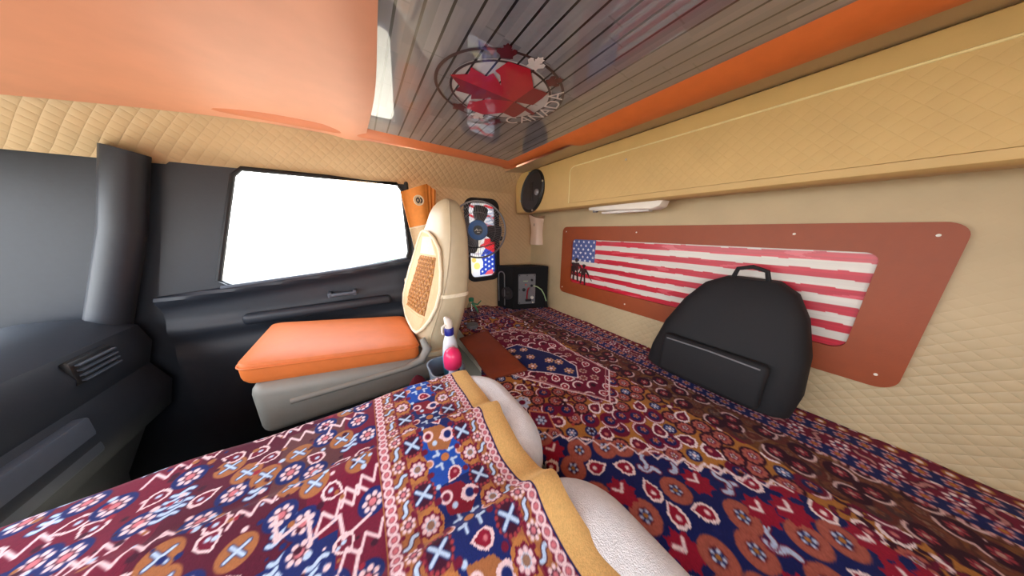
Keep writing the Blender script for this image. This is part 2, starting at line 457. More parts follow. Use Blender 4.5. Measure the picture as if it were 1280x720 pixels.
# lettering along the ring
def text_mesh(ch, size):
    cu = bpy.data.curves.new('letter', 'FONT'); cu.body = ch; cu.size = size; cu.align_x = 'CENTER'; cu.align_y = 'CENTER'
    o = bpy.data.objects.new('letter', cu); COL.objects.link(o)
    dg = bpy.context.evaluated_depsgraph_get(); dg.update()
    me = bpy.data.meshes.new_from_object(o.evaluated_get(dg))
    V = np.array([v.co[:] for v in me.vertices]); F = [list(p.vertices) for p in me.polygons]
    bpy.data.objects.remove(o); bpy.data.curves.remove(cu); bpy.data.meshes.remove(me)
    return V, F
LET = {}
for k, ch in enumerate('CANADA'):
    if ch not in LET: LET[ch] = text_mesh(ch, .076)
    V, F = LET[ch]
    th = math.radians(50 - 17.5 * k)                 # angle on the ring, far side first
    px, py = EC[0] + .186 * 1.06 * math.cos(th), EC[1] + .186 * .94 * math.sin(th)
    rad = np.array([math.cos(th), math.sin(th)]); tan_ = np.array([math.sin(th), -math.cos(th)])
    W = np.array([onceil(px + tan_[0] * v[0] - rad[0] * v[1], py + tan_[1] * v[0] - rad[1] * v[1], .0020) for v in V])
    obj('emblem_letter', (W, F), m_letter, vin, False)

# ================================================================== PASSENGER DOOR
DY = FAR + .005
def win_loop(g):     # sloped side window outline, grown by g
    P = [(.262, 1.655), (.262, 1.210), (-.075, 1.172), (-.56, 1.13), (-.60, 1.16), (-.44, 1.645), (-.40, 1.668)]
    P = [(.235, 1.672), (.262, 1.630), (.262, 1.26), (.238, 1.212), (-.075, 1.172), (-.555, 1.125), (-.60, 1.165), (-.455, 1.640), (-.42, 1.675), (-.1, 1.675)]
    c = np.array([-.12, 1.42]); out = []
    for p in P:
        d = np.array(p) - c; q = np.array(p) + g * np.sign(d) * np.array([1, 1]); out.append(tuple(q))
    return out
door = struct('door_1', comb(
    frame([(.305, 1.70), (.305, 1.55), (.305, 1.2), (.305, .95), (-.075, .95), (-.75, .95), (-.80, 1.10), (-.66, 1.66), (-.62, 1.70), (-.1, 1.70)], win_loop(.012), XZ(DY), 0, .045),
    box(-.80, .305, DY, DY + .045, .18, .955)), m_door)
def door_relief():
    us = np.linspace(-.80, .285, 70); vs = np.linspace(.35, 1.205, 60)
    def fn(U, V):
        sill = 1.172 + .12 * (U + .075); sill = np.where(U < -.075, 1.172 + .09 * (U + .075), sill)
        top = np.minimum(V, sill)
        out = .030 * np.exp(-((V - sill + .02) / .03) ** 2)                                 # sill roll
        dipc = 1.105 + .25 * np.clip(U - .02, 0, 1) ** 1.2
        out += .012 + .028 / (1 + np.exp((V - .985 - .03 * np.sin(U * 3)) / .012))          # armrest shelf
        out -= .020 * np.exp(-((V - .87) / .05) ** 2)
        return U, DY - out, top
    return grid(us, vs, fn)
obj('door_panel', door_relief(), m_door, door)
obj('window_seal', tube([(a, DY - .008, b) for a, b in win_loop(.006)], .011, 8, True), m_rubber, door)
obj('sill_strip', tube([(-.6, DY - .022, 1.122), (-.075, DY - .028, 1.166), (.10, DY - .028, 1.188), (.25, DY - .02, 1.214)], [.012, .011, .009, .007], 8), m_doorlt, door)
obj('door_edge_strip', tube([(.296, DY - .004, 1.70), (.298, DY - .004, 1.4), (.296, DY - .004, 1.1), (.285, DY - .004, .8), (.28, DY - .004, .5)], .013, 8), m_rubber, door)
obj('door_handle', comb(box(-.20, -.06, DY - .075, DY - .045, 1.02, 1.04, .008), box(-.20, -.18, DY - .075, DY - .01, 1.015, 1.045, .006), box(-.08, -.06, DY - .075, DY - .01, 1.015, 1.045, .006)), m_doorlt, door)
obj('armrest', box(-.55, .12, DY - .085, DY - .02, .93, .985, .02, 3), m_door, door)
obj('speaker_grille', lathe([(.001, .03), (.07, .028), (.085, .02), (.09, 0)], (-.42, DY - .055, .70), (0, -1, 0), 28), m_doorlt, door)
win1 = struct('window_1', prism(win_loop(.010), XZ(DY + .02), 0, .004), m_glass, False)
# front pillar and header
struct('trim_7', comb(tube([(-.72, 1.66, 1.70), (-.80, 1.665, 1.40), (-.92, 1.67, 1.05), (-1.0, 1.67, .8)], .055, 10), box(FRONT, -.64, FAR + .03, FAR + .06, 0, 1.72)), m_door)
struct('trim_8', box(FRONT, .31, FAR + .0, FAR + .05, 1.695, CEIL), m_quilt_x, False)

# ================================================================== SLEEPER WINDOW with printed film
fnW = XZ(FAR)
sx0, sx1, sz0, sz1 = SW
win2 = struct('window_2', frame(rrect(sx0 - .022, sx1 + .022, sz0 - .022, sz1 + .022, .07), rrect(sx0 + .012, sx1 - .012, sz0 + .012, sz1 - .012, .05), fnW, -.016, .03), m_rubber)
pf = Paint(sx0, sx1, sz0, sz1, .0035, (232, 226, 232))
zz = rnd.random
for k in range(60):
    pf.disc(sx0 + zz() * .25, sz0 + zz() * .6, .01 + .02 * zz(), rnd.choice([(240, 238, 240), (214, 216, 232), (250, 236, 214), (226, 206, 214)]))
for k in range(10):                                                      # red and white folds of the printed banner
    a = sz0 + .20 + k * .036
    pf.path([(sx0, a + .06), (sx0 + .10, a + .02), (sx0 + .17, a + .05), (sx1, a + .03)], .017, (216, 52, 60) if k % 2 else (246, 240, 240))
pf.poly([(.80, 1.03), (.94, 1.05), (.945, 1.20), (.86, 1.26), (.80, 1.17)], (52, 74, 178))
for i in range(4):
    for j in range(4):
        a, b = .822 + .032 * i, 1.06 + .040 * j + .016 * (i % 2)
        pf.disc(a, b, .0085, (236, 240, 250))
pf.poly([(.84, 1.26), (.945, 1.205), (.945, 1.33), (.85, 1.33)], (222, 44, 52))
pf.poly([(.84, 1.03), (.93, 1.03), (.915, 1.075), (.87, 1.06)], (240, 96, 110))
pf.disc(.765, 1.13, .065, (250, 246, 232)); pf.disc(.775, 1.11, .028, (246, 222, 130)); pf.disc(.75, 1.16, .02, (240, 206, 110))
pf.poly([(.72, 1.22), (.80, 1.22), (.82, 1.32), (.72, 1.34)], (246, 232, 214))
for k in range(8): pf.line((.87, 1.35 + .028 * k), (.945, 1.365 + .028 * k), .010, (160, 172, 196))
def film_mat():
    b = NB('printed_window_film'); a = b.node('ShaderNodeAttribute', attribute_name='Col')
    t = b.node('ShaderNodeBsdfTranslucent'); d = b.node('ShaderNodeBsdfDiffuse'); mx = b.node('ShaderNodeMixShader'); mx.inputs[0].default_value = .7
    dm = b.node('ShaderNodeVectorMath', operation='SCALE'); b.l.new(a.outputs[0], dm.inputs[0]); dm.inputs['Scale'].default_value = .30
    b.l.new(dm.outputs[0], t.inputs[0]); b.l.new(a.outputs[0], d.inputs[0]); b.l.new(d.outputs[0], mx.inputs[1]); b.l.new(t.outputs[0], mx.inputs[2])
    b.l.new(mx.outputs[0], b.n['Material Output'].inputs[0]); return b.m
obj('window_film', grid(pf.us, pf.vs, lambda U, V: (U, FAR + .012 + 0 * U, V)), film_mat(), win2, True, cols=pf.linear())

# ================================================================== OVERHEAD CABINET, rear
CX = 1.10
cab = thing('overhead_cabinet', 'tan vinyl overhead cabinet running along the back wall above the bunk', 'cabinet', (1.2, .5, 1.525))
def cab_body():
    pr = [(BACK - .002, 1.540), (1.16, 1.528), (1.118, 1.526), (1.104, 1.535), (CX, 1.552), (CX - .006, 1.70), (1.092, 1.78), (1.10, 1.812), (1.13, 1.826), (BACK - .002, 1.828)]
    ys = [NEAR + .005, 1.2, 1.52, 1.60, 1.645, 1.672, 1.688]; ins = [0, 0, 0, .004, .016, .04, .075]
    rings = []
    for y, d in zip(ys, ins):
        rings.append([(min(BACK - .002, x + d * (1 if x < 1.25 else 0)), y, z - (d * .5 if z > 1.75 else 0)) for x, z in pr])
    return loft(rings)
obj('cabinet_body', cab_body(), m_tan, cab)
dy0, dy1, dz0, dz1 = -.30, 1.04, 1.556, 1.752
fC = YZ(CX - .008)
doorp = [(dy1, dz0)] + [p for p in rrect(dy0, dy1, dz0, dz1, .035, 6)][:14] + [(dy0, dz0)]
cd = obj('cabinet_door', prism(doorp, lambda a, b, d: (CX - .004 - .02 * max(0, b - 1.56) * 1 + d, a, b), -.006, .004), m_tanq, cab)
P = [(CX - .011 - .02 * max(0, b - 1.56), a, b) for a, b in doorp]
obj('piping', tube(P, .0034, 6), m_pipe, cd)
obj('lock', lathe([(.001, .004), (.004, .004), (.006, .001), (.006, 0)], (CX - .010, .695, 1.716), (-1, 0, 0), 16), m_steel, cd)
# oval car speaker on the cabinet
sp = thing('oval_speaker', 'black oval car speaker set in the left end of the overhead cabinet', 'speaker', (CX, 1.405, 1.665))
def oval(ry, rz, tilt, x, yc=1.405, zc=1.665, n=48):
    c, s = math.cos(tilt), math.sin(tilt); out = []
    for k in range(n):
        q = 2 * PI * k / n; a, b = ry * math.cos(q), rz * math.sin(q)
        out.append((x, yc + a * c - b * s, zc + a * s + b * c))
    return out
TL = 2.2
obj('surround', loft([oval(.152, .122, TL, CX), oval(.152, .122, TL, CX - .014), oval(.142, .112, TL, CX - .024), oval(.128, .100, TL, CX - .016)], cap=False), m_black, sp)
obj('cone', loft([oval(.130, .102, TL, CX - .016), oval(.10, .078, TL, CX - .008), oval(.05, .04, TL, CX - .004), oval(.02, .018, TL, CX - .003)]), m_fan, sp)
obj('tweeter', lathe([(.022, 0), (.022, .018), (.016, .024), (.001, .026)], (CX - .004, 1.34, 1.655), (-1, 0, 0), 20), m_wire, sp)
obj('mounting_bar', rotz(box(CX - .020, CX - .012, 1.385, 1.425, 1.60, 1.73, .003), 0, np.array([CX, 1.405, 1.66])), m_black, sp)
for a in (.7, 2.3, 3.9, 5.4):
    q = oval(.148, .118, TL, CX - .02)[int(a / (2 * PI) * 48)]
    obj('screw', lathe([(.007, 0), (.007, .006), (.001, .008)], q, (-1, 0, 0), 10), m_steel, sp)
# white lamp under the cabinet
lamp = thing('reading_lamp', 'slim white lamp unit fixed beneath the overhead cabinet', 'lamp', (1.2, .74, 1.51))
def wedge():
    rings = []
    for y, z0, hw, x in ((.965, 1.524, .012, 1.20), (.955, 1.512, .028, 1.20), (.90, 1.505, .034, 1.195), (.70, 1.494, .040, 1.185), (.57, 1.490, .042, 1.18), (.545, 1.500, .038, 1.18), (.535, 1.522, .030, 1.18)):
        c = 1.527
        rings.append([(x - hw, y, c), (x - hw, y, z0 + .006), (x - hw * .8, y, z0), (x + hw * .8, y, z0), (x + hw, y, z0 + .006), (x + hw, y, c)])
    return loft(rings)
obj('housing', wedge(), m_white, lamp)
obj('lens', box(1.165, 1.205, .60, .86, 1.485, 1.4975, .004), plain('frosted_lens', (222, 218, 212), .3), lamp)
obj('switch', box(1.17, 1.19, .90, .925, 1.497, 1.510, .003), m_plate, lamp)
# white tapered dispenser in the corner
hd = thing('wall_dispenser', 'white tapered plastic dispenser hanging in the back corner under the cabinet', 'dispenser', (1.28, 1.6, 1.28))
def disp():
    rings = []
    for z, w, x0 in ((1.272, .066, 1.262), (1.30, .066, 1.262), (1.38, .058, 1.268), (1.45, .064, 1.262), (1.49, .074, 1.250), (1.512, .080, 1.244)):
        cy = 1.600
        rings.append([(x, y, z + (.024 * (y - cy) / w if z > 1.48 else 0)) for x, y in [(1.312 - 0.0 + (x0 - 1.312) * (1 - abs(t) ** 6), cy + w * t) for t in np.linspace(-1, 1, 15)]] + [(1.319, cy + w, z), (1.319, cy - w, z)])
    return loft(rings)
obj('body', disp(), m_peach, hd)
obj('slot', box(1.262, 1.272, 1.585, 1.592, 1.43, 1.455), m_fan, hd)

# ================================================================== FLAG BOARD on the back wall
fy0, fy1, fz0, fz1 = -.14, 1.288, .918, 1.420
gy0, gy1, gz0, gz1 = -.03, 1.192, 1.012, 1.332
board = thing('flag_board', 'brown leatherette board framing a weathered flag print on the back wall', 'wall panel', (BACK, .67, fz0))
O = rrect(fy0, fy1, fz0, fz1, .04, 8); I = rrect(gy0, gy1, gz0, gz1, .03, 8)
obj('board_frame', frame(O, I, YZ(BACK - .001), -.016, 0), m_brown, board)
for a, b in ((1.25, 1.385), (.72, 1.385), (1.262, .958), (.735, .958), (.15, 1.385), (.15, .958), (-.10, 1.385), (-.10, .958)):
    obj('screw', lathe([(.004, 0), (.004, .002), (.001, .003)], (BACK - .017, a, b), (-1, 0, 0), 10), m_white, board)
pg = Paint(gy0, gy1, gz0, gz1, .0028, (226, 220, 212))
# stripes run along the wall; each with worn brush edges
nst = 13; top = gz1; sh = (gz1 - gz0) / 11.0
rng = np.random.RandomState(3)
s_idx = (top - pg.V + .0012 * np.sin(pg.U * 17) + .0008 * np.sin(pg.U * 61 + pg.V * 40)) / sh
k = np.floor(s_idx - .18).astype(int); fr = (s_idx - .18) - k
isred = (k % 2 == 0) & (k >= 0)
streak = rng.rand(1, pg.U.shape[1]) * .5 + .5
streak = streak * (.85 + .15 * np.sin(pg.U * 9 + pg.V * 130))
red = np.array([206, 30, 56.]); wht = np.array([232, 226, 216.])
pg.c = np.where(isred[..., None], red * (.80 + .22 * streak[..., None]), wht * (.88 + .10 * streak[..., None]))
wear = (np.sin(pg.U * 31 + 3 * np.sin(pg.V * 80)) + np.sin(pg.U * 13 - pg.V * 57)) > 1.55
pg.c = np.where((wear & isred)[..., None], pg.c * .6 + np.array([240, 150, 150]) * .4, pg.c)
pg.rect(.992, gy1 + .01, 1.178, gz1 + .01, (74, 92, 152))
for r in range(6):
    for q in range(5):
        a, b = 1.178 - q * .043 - (.0215 if r % 2 else 0), 1.316 - r * .026
        if a < 1.0: continue
        P5 = [(a + (.0115 if t % 2 == 0 else .005) * math.sin(PI * t / 5), b + (.0115 if t % 2 == 0 else .005) * math.cos(PI * t / 5)) for t in range(10)]
        pg.poly(P5, (236, 238, 246))
# dark silhouettes of two figures with a long pole
dk = (44, 24, 26)
def fig(y, z, s):
    pg.disc(y, z + .085 * s, .013 * s, dk); pg.rect(y - .017 * s, y + .017 * s, z + .088 * s, z + .094 * s, dk)
    pg.poly([(y - .022 * s, z + .07 * s), (y + .024 * s, z + .066 * s), (y + .020 * s, z + .02 * s), (y - .018 * s, z + .018 * s)], dk)
    pg.line((y - .01 * s, z + .02 * s), (y - .018 * s, z - .045 * s), .014 * s, dk); pg.line((y + .012 * s, z + .02 * s), (y + .020 * s, z - .04 * s), .014 * s, dk)
    pg.line((y - .02 * s, z + .06 * s), (y - .045 * s, z + .03 * s), .011 * s, dk); pg.line((y + .02 * s, z + .06 * s), (y + .038 * s, z + .03 * s), .011 * s, dk)
fig(1.145, 1.085, 1.15); fig(1.075, 1.062, 1.0); fig(1.178, 1.075, .9)
pg.line((1.065, 1.12), (1.0, 1.052), .006, dk)
for q in range(26): pg.disc(1.07 + .12 * zz(), 1.06 + .10 * zz(), .003 + .006 * zz(), (70, 30, 36))
obj('flag_print', grid(pg.us, pg.vs, lambda U, V: (BACK - .004 + 0 * U, U, V)), vcol('weathered_flag_print', .35, coat=.3), board, True, cols=pg.linear())

# ================================================================== BUNK
def bed_edge(y): return .368 + .05 / (1 + np.exp((y - .20) / .03)) + .115 / (1 + np.exp(-(y - .93) / .05))
def bed_z(X, Y):
    s = lambda t: np.clip(t, 0, 1) ** 2 * (3 - 2 * np.clip(t, 0, 1))
    z = .738 + .034 * s((Y - 1.2) / .45) * s((.93 - X) / .12)
    z = z + .004 * np.sin(X * 14 + Y * 5) * np.sin(Y * 11) + .003 * np.sin(Y * 31 + 4 * X) * np.sin(X * 17)
    return z
struct('trim_9', box(.52, BACK, NEAR, FAR, 0, .56), m_seatlow, False)
struct('trim_10', box(.40, .52, NEAR, .80, 0, .56), m_seatlow, False)
def mattress():
    ys = np.linspace(NEAR + .01, FAR - .01, 60); rings = []
    for y in ys:
        e = float(bed_edge(y)) + .015
        rings.append([(BACK - .006, y, .56), (e + .02, y, .56), (e, y, .58), (e, y, .69), (e + .006, y, .708), (e + .025, y, .716), (BACK - .006, y, .716)])
    return loft(rings)
single('mattress', mattress(), m_white, 'long bunk mattress under the patterned rug along the back wall', 'mattress')
GO = (176, 118, 56); MA = (110, 14, 50); NV = (20, 30, 92); PK = (242, 226, 230); PB = (186, 206, 236); DK = (50, 10, 32); RED = (148, 20, 50); BR = (104, 62, 34)
pb = Paint(.36, BACK - .004, NEAR + .01, FAR - .004, .0032, GO)
# field: scattered rosettes, arcs and drops
def scatter(region, step, fn, jit=.35):
    a0, a1, b0, b1 = region; i = 0
    a = a0
    while a < a1:
        b = b0 + (step / 2 if i % 2 else 0)
        while b < b1:
            fn(a + (zz() - .5) * step * jit, b + (zz() - .5) * step * jit); b += step
        a += step * .86; i += 1
def m_field(u, v):
    t = zz()
    if t < .30: pb.disc(u, v, .030, DK); pb.rosette(u, v, .024, (176, 96, 84), MA, (120, 60, 70), 9); pb.rosette(u, v, .009, PK, NV, GO, 5)
    elif t < .55:
        q = zz() * 6.3; pb.disc(u, v, .034, MA)
        P = [(u + .030 * math.cos(q + s * .3), v + .030 * math.sin(q + s * .3)) for s in range(9)]
        pb.path(P, .0045, PK); pb.disc(u, v, .018, NV); pb.rosette(u + .004, v, .011, (200, 140, 130), RED, GO, 5)
    elif t < .75: pb.drop(u, v, .032, zz() * 6.3, PK, MA, (200, 120, 120))
    elif t < .9:
        for s in range(5): pb.leaf(u + .02 * math.cos(s * 1.26), v + .02 * math.sin(s * 1.26), .026, s * 1.26, DK if s % 2 else MA, DK)
        pb.disc(u, v, .009, PK)
    else: pb.disc(u, v, .02, NV); pb.rosette(u, v, .014, PB, NV, PK, 6)
scatter((.36, 1.32, NEAR, 1.7), .058, m_field)
for q in range(420):
    u, v = .36 + .96 * zz(), NEAR + 2.4 * zz(); pb.disc(u, v, .004 + .004 * zz(), rnd.choice([PK, DK, MA, DK, (170, 60, 60)]))
# brown darker field towards the wall
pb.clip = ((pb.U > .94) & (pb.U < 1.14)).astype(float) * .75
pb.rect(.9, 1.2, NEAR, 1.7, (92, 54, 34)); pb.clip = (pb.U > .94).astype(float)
def m_dark(u, v):
    pb.disc(u, v, .030, DK); q = zz() * 6.3
    P = [(u + .027 * math.cos(q + s * .3), v + .027 * math.sin(q + s * .3)) for s in range(8)]
    pb.path(P, .006, (216, 190, 190)); pb.rosette(u, v, .015, (160, 60, 70), MA, (190, 150, 140), 6)
scatter((.98, 1.13, NEAR, 1.45), .075, m_dark, .5)
pb.clip = None
# navy corner field with zigzag border
nav = [(.30, .585), (.411, .476), (.576, .332), (.70, .18), (.86, -.02), (.86, NEAR), (.30, NEAR)]
pb.poly(nav, NV)
pb.clip = np.zeros(pb.U.shape); pb.clip[pb.polymask(nav, (slice(None), slice(None)))] = 1
def mo_navy(u, v):
    t = zz(); a = zz() * 6.3
    if t < .34: pb.drop(u, v, .030, a, PK, RED, PK)
    elif t < .62: pb.disc(u, v, .036, (160, 84, 70)); pb.rosette(u, v, .034, (168, 92, 78), (110, 40, 44), NV, 10); pb.rosette(u, v, .015, PB, NV, GO, 5)
    elif t < .82:
        P = [(u + (.040 if s % 2 else .028) * math.cos(s * .393), v + (.040 if s % 2 else .028) * math.sin(s * .393)) for s in range(16)]
        pb.poly(P, RED); pb.path([(u - .012, v + .016), (u, v), (u + .018, v + .012)], .008, PK)
    else: pb.leaf(u, v, .05, a, PB, MA); pb.leaf(u + .01, v + .02, .04, a + 1.5, PB, MA)
scatter((.36, .88, NEAR, .60), .072, mo_navy, .3)
pb.clip = None
pb.zigzag((.30, .585), (.411, .476), 3, .009, .007, PK); pb.zigzag((.411, .476), (.70, .18), 8, .010, .005, PK); pb.zigzag((.70, .18), (.86, -.02), 5, .011, .007, PK)
# two accents seen beside the white fleece
pb.poly([(.445, .565), (.50, .52), (.475, .455), (.415, .505)], MA); pb.path([(.445, .565), (.50, .52), (.475, .455), (.415, .505)], .005, (214, 140, 100), True); pb.rosette(.458, .51, .02, PB, NV, PB, 6)
pb.rosette(.447, .613, .034, PB, PB, MA, 7)
# medallion with double outline
med = [(.46, .85), (.525, .775), (.745, .43), (.80, .47), (.93, .56), (.915, .83), (.93, 1.0), (.80, 1.22), (.60, 1.24), (.46, 1.1)]
pb.poly(med, MA)
pb.clip = np.zeros(pb.U.shape); pb.clip[pb.polymask(med, (slice(None), slice(None)))] = 1
def m_med(u, v):
    t = zz()
    if t < .4: pb.drop(u, v, .026, zz() * 6.3, PK, RED, PK)
    elif t < .7:
        pb.rosette(u, v, .020, (206, 170, 160), DK, (150, 70, 70), 7)
    else:
        P = [(u + .024 * math.cos(s * .35), v + .024 * math.sin(s * .35)) for s in range(10)]; pb.path(P, .007, PK); pb.disc(u, v, .01, DK)
scatter((.45, .95, .40, 1.28), .062, m_med)
pb.clip = None
pb.path(med, .007, PK, True)
ctr = np.array([.72, .84]); med2 = [tuple(ctr + (np.array(p) - ctr) * .955) for p in med]; pb.path(med2, .004, (206, 150, 150), True)
inn = [(.575, .80), (.755, .60), (.82, .67), (.80, .84), (.70, 1.02), (.58, 1.02)]
pb.poly(inn, NV)
for a, b in ((.70, .72), (.76, .66), (.64, .79), (.74, .78), (.68, .86), (.62, .90), (.70, .95), (.64, .98), (.77, .74)):
    pb.rosette(a, b, .024, (210, 168, 130), MA, PK, 7)
pb.path(inn, .006, PK, True)
# short oblique white hatches on the maroon band
for s in range(9):
    t = s / 8; u, v = .53 + .20 * t, .74 - .29 * t
    pb.line((u - .016, v - .020), (u + .006, v - .040), .004, MA)
# border rows along the wall and along the far end
def border(horizontal):
    rows = ((.165, .05, NV), (.115, .055, MA), (.058, .045, NV), (.012, .04, MA))
    for d, w, c in rows:
        if horizontal: pb.rect(.3, 1.33, FAR - d - w, FAR - d, c)
        else: pb.rect(BACK - d - w, BACK - d, NEAR, 1.71, c)
    L = 1.0 if horizontal else 2.45
    for k in range(int(L / .044)):
        p = (.36 if horizontal else NEAR) + k * .044 + .02
        for d, fn in ((.19, 0), (.142, 1), (.08, 0), (.032, 2)):
            u, v = (p, FAR - d) if horizontal else (BACK - d, p)
            if fn == 0: pb.rosette(u, v, .016, (196, 150, 160), RED, GO, 6)
            elif fn == 1: (pb.leaf(u, v, .036, .7 + k, (186, 130, 130), DK) if k % 2 else pb.rosette(u, v, .02, PK, NV, RED, 6))
            else: pb.disc(u, v, .012, GO); pb.disc(u, v, .006, PK)
    for d in (.222, .166, .113, .054):
        for k in range(int(L / .016)):
            p = (.36 if horizontal else NEAR) + k * .016
            u, v = (p, FAR - d) if horizontal else (BACK - d, p)
            pb.disc(u, v, .0052, (206, 160, 166))
border(False); border(True)
pb.c = pb.c * (0.93 + .12 * rng.rand(*pb.U.shape)[..., None])
def rug_sheet(U, V):
    e = bed_edge(V); w = BACK - .006
    X = e + (U - .36) / (w - .36) * (w - e)
    return X, V, bed_z(X, V)
# colours are laid out on world X so that the weave is not stretched by the curved edge
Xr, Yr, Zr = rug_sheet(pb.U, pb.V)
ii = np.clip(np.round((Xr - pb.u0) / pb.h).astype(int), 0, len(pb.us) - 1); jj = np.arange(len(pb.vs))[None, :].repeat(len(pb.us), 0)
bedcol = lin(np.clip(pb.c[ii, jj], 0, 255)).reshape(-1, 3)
def thick_sheet(P, F, nu, nv, t):
    """close a grid sheet with a hem: a skirt dropped by t round its edge"""
    idx = [i * nv for i in range(nu)] + [(nu - 1) * nv + j for j in range(1, nv)] + [i * nv + nv - 1 for i in range(nu - 2, -1, -1)] + [j for j in range(nv - 2, 0, -1)]
    E = P[idx] - np.array([0, 0, t]); n0 = len(P); m = len(idx)
    S = [[idx[k], n0 + k, n0 + (k + 1) % m, idx[(k + 1) % m]] for k in range(m)]
    return np.concatenate([P, E]), np.concatenate([np.asarray(F), np.array(S)]), idx
P, F = grid(pb.us, pb.vs, rug_sheet)
P, F, idx = thick_sheet(P, F, len(pb.us), len(pb.vs), .016)
m_rug = vcol('woven_rug', .9, bump=.35, bscale=420, bdist=.0015, sheen=.05, spec=.2)
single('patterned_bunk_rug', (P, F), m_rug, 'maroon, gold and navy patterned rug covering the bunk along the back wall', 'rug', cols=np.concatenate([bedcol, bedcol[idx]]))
# rust leather pad
def pad():
    q = np.array([(.433, 1.262), (.628, 1.255), (.592, .770), (.408, .806)])
    us = np.linspace(0, 1, 24); vs = np.linspace(0, 1, 44)
    def fn(U, V):
        a = q[0] * 1.0; X = (1 - V) * ((1 - U) * q[0][0] + U * q[1][0]) + V * ((1 - U) * q[3][0] + U * q[2][0])
        Y = (1 - V) * ((1 - U) * q[0][1] + U * q[1][1]) + V * ((1 - U) * q[3][1] + U * q[2][1])
        ed = np.minimum(np.minimum(U, 1 - U) * .2, np.minimum(V, 1 - V) * .5)
        Z = np.maximum(bed_z(X, Y), .738) + .008 + .006 * np.clip(ed / .012, 0, 1) + .002 * np.sin(V * 5 + U * 3)
        return X, Y, Z
    P, F = grid(us, vs, fn); P, F, _ = thick_sheet(P, F, 24, 44, .008); return P, F
single('leather_pad', pad(), m_pad, 'flat rust brown leather pad lying on the bunk edge behind the passenger seat', 'pad')

# ================================================================== SUBWOOFER in the corner
A_, B_, C_ = np.array([.940, 1.672]), np.array([1.005, 1.525]), np.array([1.283, 1.412])
D_ = A_ + C_ - B_
sub = thing('subwoofer', 'black carpeted speaker box with grey control plate standing in the bunk corner', 'speaker box', (1.11, 1.54, .742))
zb, zt = .744, 1.108
def sb(P2, z): return [(p[0], p[1], z) for p in P2]
quadp = [A_, B_, C_, D_]; cen = sum(quadp) / 4
sh_ = lambda k: [cen + (p - cen) * k for p in quadp]
obj('enclosure', loft([sb(sh_(.97), zb), sb(quadp, zb + .008), sb(quadp, zt - .008), sb(sh_(.97), zt)]), m_carpet, sub, False)
eBC = (C_ - B_) / np.linalg.norm(C_ - B_); nBC = np.array([eBC[1], -eBC[0]])
def onBC(s, z, d): p = B_ + eBC * s + nBC * d; return (p[0], p[1], z)
plf = lambda a, b, d: onBC(a, b, d)
pl = obj('control_plate', prism(rrect(.045, .190, .79, 1.045, .006, 3), plf, 0, .006), m_plate, sub, False)
def knob(name, s, z, r, m, h=.014): obj(name, lathe([(r, 0), (r, h * .8), (r * .8, h), (.0005, h)], onBC(s, z, .006), (nBC[0], nBC[1], 0), 14), m, pl)
knob('knob', .158, .995, .010, m_black); knob('knob', .156, .948, .010, m_black); knob('socket', .090, .915, .014, m_black, .008)
knob('indicator_light', .105, .958, .005, plain('red_indicator', (240, 90, 60), .3)); knob('terminal', .162, .845, .013, m_white); knob('screw', .170, .80, .006, m_white, .006)
obj('switch', prism(rrect(.105, .155, .812, .832, .003, 2), plf, .006, .014), m_black, pl, False)
obj('label_strip', prism(rrect(.085, .125, .985, .990, .001, 2), plf, .006, .0075), m_cable, pl, False)
for a, b in ((.055, 1.035), (.18, 1.035), (.055, .80), (.118, 1.035), (.055, .915)): knob('screw', a, b, .004, m_black, .004)
obj('power_wire', tube([onBC(.135, .93, .012), onBC(.125, .925, .02), onBC(.118, .90, .02), onBC(.116, .85, .016), onBC(.118, .835, .012)], .006, 8), m_red, sub)
eAB = (B_ - A_) / np.linalg.norm(B_ - A_); nAB = np.array([eAB[1], -eAB[0]])
def onAB(s, z, d): p = A_ + eAB * s + nAB * d; return (p[0], p[1], z)
pts = [onAB(.02, .80, .006)] + [onAB(.02, z, .006) for z in (.9, 1.0)] + [onAB(.05 - .03 * math.cos(t), 1.03 + .03 * math.sin(t), .006) for t in np.linspace(0, PI, 9)] + [onAB(.08, z, .006) for z in (1.0, .9, .77)]
obj('port_trim', tube(pts, .0045, 8), m_plate, sub)
obj('driver_cone', lathe([(.055, 0), (.055, .010), (.046, .012), (.02, .002), (.001, .008)], onAB(.105, .88, 0), (nAB[0], nAB[1], 0), 26), m_fan, sub)
cb = single('audio_cable', tube([onBC(.170, .948, .016), onBC(.20, .94, .03), onBC(.235, .915, .035), onBC(.262, .87, .03), onBC(.283, .81, .026), onBC(.293, .765, .024), onBC(.297, .745, .022)], .0045, 8), m_cable, 'pale green cable curving down from the black speaker box to the bunk', 'cable')
obj('cable_plug', tube([onBC(.283, .812, .026), onBC(.293, .765, .024), onBC(.297, .747, .022)], .0075, 8), m_black, cb)

